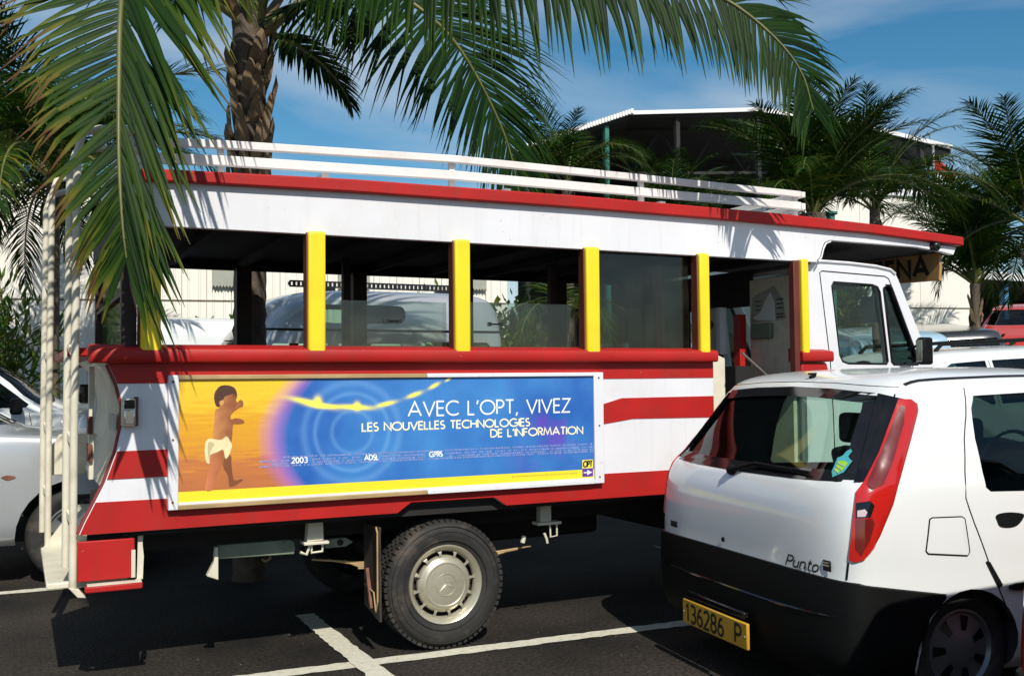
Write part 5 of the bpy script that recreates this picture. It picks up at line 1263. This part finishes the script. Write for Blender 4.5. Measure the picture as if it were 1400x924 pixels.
def dress(c, l, rails=False, lamp='lampred', zt=1.74):
    c.sleeve('rear_bumper', .31, lambda x, y: .58, 'rear', .3, M['plastic'], .01); c.sleeve('front_bumper', .31, lambda x, y: .58, 'front', l-.35, M['plastic'], .01)
    for sg in (-1, 1):
        c.decal('headlight', [(sg*.48, .90), (sg*.76, .90), (sg*.78, .74), (sg*.5, .72)], 'x+', M['lampclear'], .006, .01, .06)
        c.decal('tail_light', [(sg*.66, 1.05), (sg*.80, 1.05), (sg*.82, .72), (sg*.68, .72)], 'x-', M[lamp], .006, .01, .06)
        b = MB(); b.box(2.80, 2.92, sg*1.0-.08, sg*1.0+.08, 1.10, 1.26); b.build('door_mirror', M['plastic'], c.root, False, bevel=.03)
        ax = 'y-' if sg < 0 else 'y+'
        c.seam('door_seam', [(2.98, 1.10), (3.02, .9), (2.98, .45), (2.05, .42), (2.0, .7), (2.0, 1.60)], ax, M['gloss'], .004)
        c.seam('door_seam', [(2.0, .5), (1.25, .5), (1.08, .9), (1.07, 1.6)], ax, M['gloss'], .004)
        c.decal('door_handle', [(2.10, 1.0), (2.28, 1.0), (2.28, .96), (2.10, .96)], ax, M['plastic'], .012, .015, .1)
        if rails:
            b = MB(); b.tube([(.55, sg*.52, zt-.02), (.65, sg*.52, zt+.05), (2.2, sg*.52, zt+.055), (2.35, sg*.52, zt-.01)], .022, 8); b.build('roof_rail', M['plastic'], c.root, False, smooth=50)
    for y in (-.6, .15):
        b = MB(); b.prism([(2.0, .55), (2.5, .55), (2.5, .75), (2.2, .76), (2.02, 1.3), (1.88, 1.3)], 'y', y, y+.48); b.build('front_seat', M['seat'], c.root, False, bevel=.04)
    b = MB(); b.prism([(1.0, .55), (1.55, .55), (1.55, .75), (1.2, .76), (1.05, 1.22), (.92, 1.22)], 'y', -.65, .65); b.build('rear_seat', M['seat'], c.root, False, bevel=.04)
    return c
rc = dress(Car('off_road_car', 'red car at the right edge of the picture, only its rear corner showing', 'car', SUV, 'car_red', S_SIDE, S_REAR, S_FRONT, (.85, 3.66), .36, glassm='darkglass', **KW), 4.5, lamp='orange')
rc.place(2.66, 1.27, R(-3))
c = dress(Car('off_road_car', 'silver car facing right behind the rear poles of the bus', 'car', SUV, 'car_silver', S_SIDE, S_REAR, S_FRONT, (.85, 3.66), .36, **KW), 4.5)
c.decal('side_repeater', blob([(3.16, .80), (3.20, .815), (3.25, .80), (3.20, .78)], 3), 'y-', M['rust'], .006, .01, .05)
c.place(-3.24, 9.02, 0)
c = dress(Car('off_road_car', 'white car with dark windows standing beyond the silver car', 'car', SUV, 'car_white', S_SIDE, S_REAR, S_FRONT, (.85, 3.66), .36, glassm='darkglass', **KW), 4.5)
c.place(-2.85, 12.55, 0)
c = dress(Car('estate_car', 'white estate car with black roof rails beyond the hatchback', 'car', SUV, 'car_white', S_SIDE, S_REAR, S_FRONT, (.85, 3.66), .36, glassm='darkglass', **KW), 4.5, True)
c.place(8.05, 7.95, 0)
MPV = [(z*(1.0 if z < .6 else 1+.10*(z-.6)), a, b_, w_) for z, a, b_, w_ in SUV]
c = dress(Car('minivan', 'pale blue boxy van with a square side window right of the bus cab', 'van', MPV, 'car_blue', S_SIDE, S_REAR, S_FRONT, (.85, 3.66), .34, **KW), 4.5)
c.place(11.9, 10.85, R(60))
c = dress(Car('van', 'dark van in the shade left of the thin palm trunk', 'van', SUV, 'car_dark', S_SIDE, S_REAR, S_FRONT, (.85, 3.66), .36, glassm='darkglass', **KW), 4.5)
c.place(14.9, 12.3, R(60))
c = dress(Car('car', 'teal grey car seen through the cab door window', 'car', SUV, 'car_teal', S_SIDE, S_REAR, S_FRONT, (.85, 3.66), .34, **KW), 4.5)
c.place(8.6, 15.1, R(-4))
c = Car('car', 'small red car far right in front of the dark shed', 'car', HB, 'car_red', HSIDE, HREAR, HFRONT, (.60, 3.06), .287, arch=.272, ns=32, glassm='darkglass')
c.sleeve('front_bumper', .175, lambda x, y: .56, 'front', 3.2, M['plastic'], .010)
for sg in (-1, 1): c.decal('headlight', [(sg*.38, .70), (sg*.62, .72), (sg*.74, .76), (sg*.72, .64), (sg*.45, .62)], 'x+', M['lampclear'], .005, .01, .05)
c.place(26.2, 19.6, R(-150))
# raised-roof four-wheel drive seen through the bus, facing left
HIR = [(z*1.09, a, b_, w_) for z, a, b_, w_ in [(.35,.05,4.3,.82),(.45,-.02,4.5,.86),(.7,0,4.52,.87),(1.0,.02,4.45,.865),(1.12,.03,4.3,.855),(1.18,.035,3.35,.845),(1.22,.04,3.22,.84),(1.60,.06,2.98,.82),(1.80,.08,2.82,.81),(1.84,.085,2.78,.805),(1.95,.10,2.70,.79),(2.10,.16,2.50,.74),(2.17,.28,2.3,.66),(2.205,.5,2.0,.5),(2.215,.8,1.6,.3)]]
H_SIDE = [[(x, z*1.09) for x, z in p] for p in [[(.25, 1.30), (.25, 1.66), (.32, 1.72), (1.05, 1.72), (1.12, 1.66), (1.12, 1.30)], [(1.28, 1.30), (1.28, 1.70), (1.95, 1.70), (1.95, 1.30)], [(2.05, 1.30), (2.05, 1.70), (2.60, 1.70), (2.84, 1.30)],
          blob([(1.25, 1.92), (1.25, 2.04), (1.40, 2.06), (2.0, 2.06), (2.12, 2.04), (2.14, 1.92), (2.0, 1.89), (1.4, 1.89)], 3)]]
c = Car('four_wheel_drive', 'tall silver white four wheel drive with raised roof and side windows behind the bus', 'car', HIR, 'car_silver', H_SIDE, [(-.6, 1.85), (.6, 1.85), (.64, 1.42), (-.64, 1.42)], [(-.62, 1.88), (.62, 1.88), (.70, 1.42), (-.70, 1.42)], (.9, 3.6), .38, **KW)
c.seam('drip_rail', [(.14, 1.99), (1.5, 1.99), (2.75, 1.99)], 'y+', M['gloss'], .012, .004)
for sg in (-1, 1): c.seam('door_seam', [(2.0, 1.75), (2.0, .6), (2.95, .6), (3.0, 1.1)], 'y+' if sg > 0 else 'y-', M['gloss'], .004)
c.place(4.85, 10.7, R(180))
c = Car('van', 'white van whose roof shows low through the rearmost bus window', 'van', [(z*.86, a, b_, w_) for z, a, b_, w_ in HIR], 'car_white', [[(x, z*.86) for x, z in p] for p in H_SIDE[:3]], None, [(-.62, 1.60), (.62, 1.60), (.70, 1.22), (-.70, 1.22)], (.9, 3.6), .36, **KW)
c.place(.95, 15.4, 0)
# ladder-like load bar carried above the roofs
lb = empty('roof_bar', (3.7, 10.7, 2.4)); tag(lb, 'long black pierced bar with square holes on the roof of the tall four wheel drive', 'bar')
# ------------------------------------------------------------------ palms
def spline(pts, n):
    pts = [Vector(p) for p in pts]; k = len(pts); out_ = []
    P = [2*pts[0]-pts[1]]+pts+[2*pts[-1]-pts[-2]]
    for i in range(n+1):
        s = (k-1)*i/n; j = min(int(s), k-2); t = s-j; p0, p1, p2, p3 = P[j:j+4]
        out_.append(.5*((2*p1)+(p2-p0)*t+(2*p0-5*p1+4*p2-p3)*t*t+(3*p1-3*p2+p3-p0)*t**3))
    return out_

def frond_mesh(path, side, n=70, lmax=.8, width=.032, fold=True, segs=4, ang=((72, 26), (72, 26)), droop=(.5, .5), start=.16, tone=(.1, .6), brown=(.0, .0), rows=(1, 1), seed=1, twist=0.0, lift=.25, gravity=Vector((0, 0, -1)), ragged=.15):
    """leaflets along a stalk path; ang, droop and brown are given for the (right, left) rows"""
    r = random.Random(seed); m = len(path); side = Vector(side).normalized(); b = MB(); tones = []
    ln = [0]
    for a, c in zip(path, path[1:]): ln.append(ln[-1]+(c-a).length)
    tot = ln[-1]
    def at(s):
        d = s*tot
        for i in range(m-1):
            if ln[i+1] >= d: break
        t = (d-ln[i])/max(1e-6, ln[i+1]-ln[i]); T = (path[min(i+2, m-1)]-path[max(i-1, 0)]).normalized()
        return path[i].lerp(path[i+1], t), T
    for k in range(n):
        for row, sg in ((0, 1), (1, -1)):
            s = start+(1-start)*(k+.5*row+r.uniform(-.2, .2))/n; s = min(max(s, start), .999)
            if r.random() < .05: continue
            p, T = at(s); S = (side-T*side.dot(T)).normalized(); Nn = S.cross(T)
            if Nn.z < -.2: Nn = -Nn
            u = (s-start)/(1-start)
            prof = min(1, .4+u*5)*(1-.62*max(0, u-.45)/.55)
            le = lmax*rows[row]*prof*r.uniform(1-ragged, 1+ragged*.4)
            a0, a1 = ang[row]; a = R(min(a0+(a1-a0)*u, 122)+r.uniform(-8, 8))
            d = (T*math.cos(a)+S*sg*math.sin(a)+Nn*lift*r.uniform(.5, 1.2)).normalized()
            w = width*r.uniform(.8, 1.15)*(1-.3*u); tn = r.uniform(*tone)+(r.random() < .12)*.15; bn = brown[row]*r.uniform(.3, 1.2)
            pts = [p]; dirs = [d]; dd = d.copy(); g_ = droop[row]*r.uniform(.7, 1.3)
            kink = r.random() < .2
            for j in range(segs):
                dd = (dd+gravity*g_*(.35+j*.35)/segs*1.2+(gravity*.6 if kink and j == segs-2 else Vector((0, 0, 0)))).normalized()
                pts.append(pts[-1]+dd*le/segs); dirs.append(dd)
            base = len(b.v); cols = 3 if fold else 2
            for j, q in enumerate(pts):
                f = j/segs; ww = w*(.45+1.3*f if f < .4 else 1.0*(1-f)/.6)*.5+.0008
                A = dirs[j].cross(Nn); A = A.normalized() if A.length > .05 else S.copy()
                A = (A+Nn*twist).normalized(); B = A.cross(dirs[j]).normalized()
                if B.dot(Nn) < 0: B = -B
                vs = [q-A*ww-B*ww*.45, q+B*ww*.1, q+A*ww-B*ww*.45] if fold else [q-A*ww, q+A*ww]
                b.v += [tuple(x) for x in vs]
                tv = min(1, tn+bn*(f**1.6)+(.25*f if f > .75 else 0)); tones += [tv]*cols
            for j in range(segs):
                for c in range(cols-1):
                    i0 = base+j*cols+c; b.f.append((i0, i0+1, i0+cols+1, i0+cols))
    b.t = tones
    return b

def frond_obj(palm, path, side, seed, world=True, r0=.03, **kw):
    b = frond_mesh(path, side, seed=seed, **kw)
    o = b.build('frond', M['leaf'], palm, world, smooth=180, recalc=False)
    m = len(path); st = MB(); st.tube(path, [r0*(1-.86*i/(m-1)) for i in range(m)], 7)
    st.build('stalk', M['rachis'], o, world, smooth=60)
    return o

def trunk(palm, x, y, z0, z1, r0, r1, lean=(0, 0), world=True, boots=0, seed=1, rings=40, mt='trunk', flare=1.0):
    r = random.Random(seed); b = MB(); n = 16; pr = []
    for i in range(rings+1):
        t = i/rings; z = z0+(z1-z0)*t; rr = r0+(r1-r0)*t
        rr *= 1+.022*((i % 2)*2-1)+r.uniform(-.025, .025)
        if t > .8: rr *= 1+flare*(t-.8)
        cx, cy = x+lean[0]*t*t, y+lean[1]*t*t
        for k in range(n):
            a = 2*math.pi*k/n; q = rr*(1+r.uniform(-.05, .05)); b.v.append((cx+q*math.cos(a), cy+q*math.sin(a), z))
    for i in range(rings):
        for k in range(n): b.f.append((i*n+k, i*n+(k+1) % n, (i+1)*n+(k+1) % n, (i+1)*n+k))
    b.f.append(tuple(rings*n+k for k in range(n)))
    o = b.build('trunk', M[mt], palm, world, smooth=50)
    # old leaf bases clasping the upper trunk
    for i in range(boots):
        t = 1-.30*i/max(1, boots); z = z0+(z1-z0)*t-.25+r.uniform(-.05, .05); a = 2.4*i+r.uniform(-.3, .3); rr = (r0+(r1-r0)*t)*1.12
        c, s = math.cos(a), math.sin(a); h = r.uniform(.16, .34); wd = r.uniform(.05, .09); sp_ = r.uniform(.008, .05)
        P = lambda off, lat, zz: (x+lean[0]*t*t+c*off-s*lat, y+lean[1]*t*t+s*off+c*lat, zz)
        bb = MB(); vs = [P(rr*.8, -wd, z-h*.6), P(rr*.8, wd, z-h*.6), P(rr*1.05, wd*.9, z-h*.1), P(rr*1.05, -wd*.9, z-h*.1),
                         P(rr+sp_, wd*.45, z+h*.45), P(rr+sp_, -wd*.45, z+h*.45), P(rr+sp_*1.3, wd*.25, z+h*.62), P(rr+sp_*1.3, -wd*.1, z+h*.68),
                         P(rr*1.12+.02, 0, z-h*.3), P(rr+sp_+.03, 0, z+h*.4)]
        bb.add(vs, [(0, 1, 8), (1, 2, 8), (3, 0, 8), (2, 9, 8), (8, 9, 3), (2, 4, 9), (9, 5, 3), (4, 6, 9), (6, 7, 9), (7, 5, 9)])
        bb.build('leaf_base', M['boot'], palm, world, smooth=30)
    return o

def arch_path(L_, e0, e1, n=14):
    """local frond stalk along +X, starting at elevation e0 and bending to e1"""
    p = Vector((0, 0, 0)); out_ = [p.copy()]
    for i in range(n):
        t = (i+.5)/n; e = R(e0+(e1-e0)*t**1.3); p = p+Vector((math.cos(e), 0, math.sin(e)))*L_/n; out_.append(p.copy())
    return out_

FM = {}
def stock_frond(kind):
    """a few shared frond meshes for the background palms"""
    if kind not in FM:
        L_, e0, e1, n, lm, wd, dr, seed, tn = {
            'up': (2.6, 74, 8, 60, .66, .034, .45, 11, (.05, .5)), 'mid': (2.7, 48, -48, 60, .68, .034, .6, 12, (.1, .6)),
            'low': (2.5, 12, -78, 56, .66, .034, .8, 13, (.15, .7)), 'dead': (2.2, -20, -86, 44, .55, .03, 1.0, 14, (.45, 1.0))}[kind]
        path = arch_path(L_, e0, e1)
        b = frond_mesh(path, (0, 1, 0), n=n, lmax=lm, width=wd, fold=False, segs=3, droop=(dr, dr), seed=seed, tone=tn, start=.14, lift=.2)
        me = b.mesh('frond', 180, False); me.materials.append(M['leaf'])
        st = MB(); st.tube(path, [.026*(1-.85*i/14) for i in range(15)], 6); ms = st.mesh('stalk', 60); ms.materials.append(M['rachis'])
        FM[kind] = (me, ms)
    return FM[kind]

def palm(label, x, y, zc, r0=.11, r1=.085, scale=1.0, nf=16, seed=1, kinds=('up', 'mid', 'mid', 'low'), lean=(0, 0), boots=4, spec=None):
    z0 = gz(x-lean[0], y-lean[1])-.05; root = empty('palm_tree', (x, y, z0+.05)); tag(root, label, 'palm', 'palms around the car park')
    trunk(root, x-lean[0], y-lean[1], z0, zc, r0, r1, lean, boots=boots, seed=seed, rings=46)
    r = random.Random(seed*7)
    lst = spec or [(360*i*.382+r.uniform(-14, 14), kinds[i % len(kinds)], r.uniform(.85, 1.12)) for i in range(nf)]
    for az, kind, sc in lst:
        me, ms = stock_frond(kind)
        o = link('frond', me, None, root); o.location = Vector((x, y, zc))-root.location+Vector((0, 0, r.uniform(-.12, .08)))
        o.rotation_euler = (R(r.uniform(-12, 12)), R(r.uniform(-9, 9)), R(az)); s_ = sc*scale; o.scale = (s_, s_, s_)
        link('stalk', ms, None, o)
    return root

# ---- the big coconut palm behind the bus, with fronds hanging over it
CX, CY, CZ = 1.58, 7.68, 4.15
bp = empty('palm_tree', (CX, CY, 0)); tag(bp, 'coconut palm with rough trunk right behind the bus, fronds hanging over its roof', 'palm', 'palms around the car park')
trunk(bp, CX, CY, -.05, CZ+.10, .125, .115, boots=40, seed=4, rings=70, flare=.8)
def F(pts, side, seed, n=24, **kw): return frond_obj(bp, spline(pts, n), side, seed, **kw)
# hanging down in front of the rear corner
f1 = spline([(CX-.02, CY-.1, CZ), (1.40, 7.2, 4.62), (1.05, 6.3, 4.80), (.70, 5.5, 4.40), (.47, 4.98, 3.60), (.405, 4.72, 3.15), (.385, 4.56, 2.72), (.38, 4.47, 2.40), (.39, 4.42, 2.14), (.405, 4.40, 1.99)], 36)
frond_obj(bp, f1, (1, -.25, 0), 21, r0=.026, n=175, lmax=1.0, rows=(1.30, .86), width=.044, ang=((50, 15), (142, 36)), droop=(.12, .30), tone=(.0, .42), brown=(.22, 1.0), start=.16, lift=.02, segs=6)
# arching to the right behind the rack
f2 = spline([(CX+.08, CY-.1, CZ), (2.02, 7.47, 4.40), (2.49, 7.29, 4.47), (2.86, 7.17, 4.26), (3.14, 7.11, 3.94), (3.44, 7.09, 3.39), (3.58, 7.11, 2.92)], 30)
frond_obj(bp, f2, (-.75, -.35, -.6), 22, r0=.03, n=165, lmax=1.2, width=.040, ang=((124, 30), (62, 30)), droop=(.30, .5), tone=(.0, .36), start=.07, lift=.12, segs=5)
# high over the bus roof towards the right, leaflets hanging like a fringe
f3 = spline([(CX+.05, CY-.15, CZ+.05), (1.66, 7.1, 4.55), (1.86, 6.4, 4.50), (2.31, 5.66, 4.20), (2.80, 5.15, 4.00), (3.27, 4.87, 3.85), (3.66, 4.69, 3.71), (3.93, 4.57, 3.50), (4.10, 4.49, 3.27), (4.17, 4.46, 3.03)], 34)
frond_obj(bp, f3, (-.35, -.2, -.9), 23, r0=.03, n=200, lmax=.92, width=.042, ang=((70, 50), (64, 46)), droop=(.8, .45), tone=(.0, .34), start=.15, lift=.0, segs=5)
# the rest of the crown
r_ = random.Random(31)
for k, (az, L_, e0, e1) in enumerate(((20, 1.1, 5, -60), (95, 3.2, 55, -30), (140, 3.4, 48, -40), (178, 3.3, 42, -52), (205, 2.6, 22, -70), (240, 3.0, 62, -20), (60, 3.3, 52, -28), (310, 3.2, 74, 10), (160, 3.0, 75, 20), (350, 3.1, 66, 0))):
    p = arch_path(L_, e0, e1, 20); ca, sa = math.cos(R(az)), math.sin(R(az))
    path = [Vector((CX+q.x*ca, CY+q.x*sa, CZ+q.z)) for q in p]
    frond_obj(bp, path, (-sa, ca, 0), 40+k, r0=.03, n=70, lmax=.72 if L_ > 2 else .4, width=.036, droop=(.6, .6), tone=(.05, .55), start=.18, segs=4, lift=.15)
# cut stubs of old stalks pointing up
for az, e in ((30, 55), (75, 70), (-20, 40), (200, 60)):
    b = MB(); d = Vector((math.cos(R(az))*math.cos(R(e)), math.sin(R(az))*math.cos(R(e)), math.sin(R(e)))); c = Vector((CX, CY, CZ-.1))
    b.tube([c+d*.08, c+d*.35, c+d*.7], [.055, .04, .03], 8); b.build('stalk_stub', M['petiole'], bp, smooth=50)

palm('thin grey trunked palm at far left behind the grab poles', .42, 14.2, 4.15, .10, .075, 1.05, 28, 3, boots=3)
palm('dark fronded palm at the far left edge of the picture', -.35, 16.8, 4.7, .12, .09, 1.2, 30, 5)
palm('dense upright palm behind the front of the bus roof', 8.34, 8.97, 3.36, .14, .12, .66, 34, 8, ('up', 'mid', 'up', 'up'), boots=6)
palm('palm with slim bare trunk and tall dark fronds before the cream wall', 17.05, 13.85, 3.25, .095, .08, 1.12, 26, 10, ('up', 'up', 'mid', 'up'), boots=8)
palm('palm behind the front overhang with leaflets hanging over the red roof edge', 10.4, 10.0, 3.75, .075, .06, .72, 22, 19, ('mid', 'up', 'mid'), boots=3)
palm('palm at the right edge with fronds sweeping up', 13.45, 9.95, 3.7, .09, .07, .85, 22, 12, ('up', 'mid', 'up', 'low'))
palm('fine leaved pale palm showing just over the roof rack', 7.9, 14.0, 4.62, .10, .08, .62, 18, 13, ('up', 'mid', 'mid'))
palm('low palm seen through the third bus window', 7.3, 13.2, 2.55, .12, .10, .62, 14, 15, ('low', 'dead', 'low', 'mid'))
palm('bushy palm behind the front end of the roof rack', 9.6, 13.6, 4.0, .12, .10, .62, 18, 17, ('mid', 'up', 'mid'))

# ------------------------------------------------------------------ shrubs
def shrub(label, x, y, z0, rx, ry, rz, n, ls, seed, tone=(.1, .9), spiky=False):
    r = random.Random(seed); root = empty('shrub', (x, y, z0)); tag(root, label, 'shrub', 'shrubs along the walls')
    b = MB(); tn = []
    lumps = [(r.uniform(-.6, .6)*rx, r.uniform(-.6, .6)*ry, r.uniform(.35, .95)*rz, r.uniform(.35, .6)) for _ in range(9)]
    for i in range(n):
        lx, ly, lz, lr = r.choice(lumps)
        v = Vector((r.gauss(0, 1), r.gauss(0, 1), r.gauss(0, 1))).normalized()*(r.random()**.45)*lr
        c = Vector((x+lx+v.x*rx, y+ly+v.y*ry, max(z0+.03, z0+lz+v.z*rz)))
        d = (v.normalized()+Vector((r.uniform(-.6, .6), r.uniform(-.6, .6), r.uniform(-.2, .9)))).normalized(); s = d.cross(Vector((r.uniform(-1, 1), r.uniform(-1, 1), 1))).normalized()
        l = ls*r.uniform(.6, 1.3)*(2.2 if spiky else 1); wd = ls*.28*(.6 if spiky else 1.3); t = r.uniform(*tone)
        k = len(b.v); b.v += [tuple(c), tuple(c+d*l*.5+s*wd), tuple(c+d*l), tuple(c+d*l*.5-s*wd)]; b.f.append((k, k+1, k+2, k+3)); tn += [t]*4
    b.t = tn; b.build('foliage', M['bush'], root, smooth=None, recalc=False)
    st = MB()
    for i in range(7):
        a = r.uniform(0, 6.28); st.tube([(x, y, z0-.05), (x+.3*rx*math.cos(a), y+.3*ry*math.sin(a), z0+rz*.5), (x+.6*rx*math.cos(a), y+.6*ry*math.sin(a), z0+rz*.9)], [.02, .014, .006], 5)
    st.build('stems', M['petiole'], root)
def SH(label, x, y, rx, ry, rz, n, ls, seed, **k): shrub(label, x, y, gz(x, y), rx, ry, rz, n, ls, seed, **k)
SH('feathery green shrub at the far left edge before the warehouse', -.12, 14.6, .9, .6, 2.0, 3200, .12, 1, tone=(.3, 1), spiky=True)
SH('leafy shrub behind the cab door window', 12.4, 17.2, 1.3, .8, 1.5, 2000, .15, 2)
SH('bright shrub beside the cab windscreen', 16.4, 16.7, .9, .5, 1.9, 1600, .2, 3, tone=(.3, 1))
SH('low shrub seen through the middle bus windows', 6.0, 13.5, 1.1, .8, 1.8, 2000, .14, 4, tone=(.3, .9))
SH('shrub at the foot of the cream wall near the thin palm', 19.2, 15.9, 1.3, .8, .7, 900, .16, 5)
SH('dark shrub below the low shed at far right', 22.3, 18.0, 1.2, 1.0, .8, 900, .2, 6, tone=(0, .5))
SH('small yellow green shrub behind the rearmost bus window', 3.1, 17.6, .8, .7, 1.75, 900, .18, 7, tone=(.2, 1))
SH('shrub seen through the front bus windows', 8.9, 17.2, 1.2, .9, 1.9, 1600, .15, 8, tone=(.2, .9))

# ------------------------------------------------------------------ load bar and flag
b = MB(); x0, x1 = 2.62, 4.75
for z in (2.47, 2.525): b.box(x0, x1, 10.68, 10.72, z, z+.018)
for i in range(44): x = x0+(x1-x0)*i/43; b.box(x-.014, x+.014, 10.685, 10.715, 2.488, 2.525)
b.build('pierced_bar', M['gloss'], lb)
for x in (2.95, 4.3): b = MB(); b.box(x, x+.16, 10.65, 10.75, 2.40, 2.47); b.build('bar_foot', M['gloss'], lb)
fl_ = empty('flag', (19.76, 16.9, gz(19.76, 16.9))); tag(fl_, 'crumpled red and white flag on a pole among the palms', 'flag')
b = MB(); b.tube([(19.5, 16.9, .5), (19.5, 16.9, 6.9)], .03, 8); b.build('pole', M['steel'], fl_)
for k, (z0, z1, m) in enumerate(((6.25, 6.55, 'red'), (5.95, 6.25, 'paper'), (5.65, 5.95, 'red'))):
    b = MB(); n = 14; vs = []
    for i in range(n+1):
        t = i/n
        for z in (z0, z1): vs.append((19.53+.75*t, 16.9+.10*math.sin(t*9)*t, z-.25*t+.05*math.sin(t*7+z)))
    b.add(vs, [(2*i, 2*i+2, 2*i+3, 2*i+1) for i in range(n)]); b.build('cloth_band', M[m], fl_, smooth=60)

gp = empty('post', (14.7, 15.3, gz(14.7, 15.3))); tag(gp, 'slim green post standing before the cream wall, seen through the cab window', 'post')
b = MB(); b.tube([(14.7, 15.3, gz(14.7, 15.3)-.1), (14.7, 15.3, 4.7)], .085, 10); b.build('shaft', M['green'], gp, smooth=50)
b = MB(); b.lathe([(.14, 0), (.14, .04), (.0, .07)], (14.7, 15.3, 4.7), 'z', 12); b.build('cap', M['green'], gp)
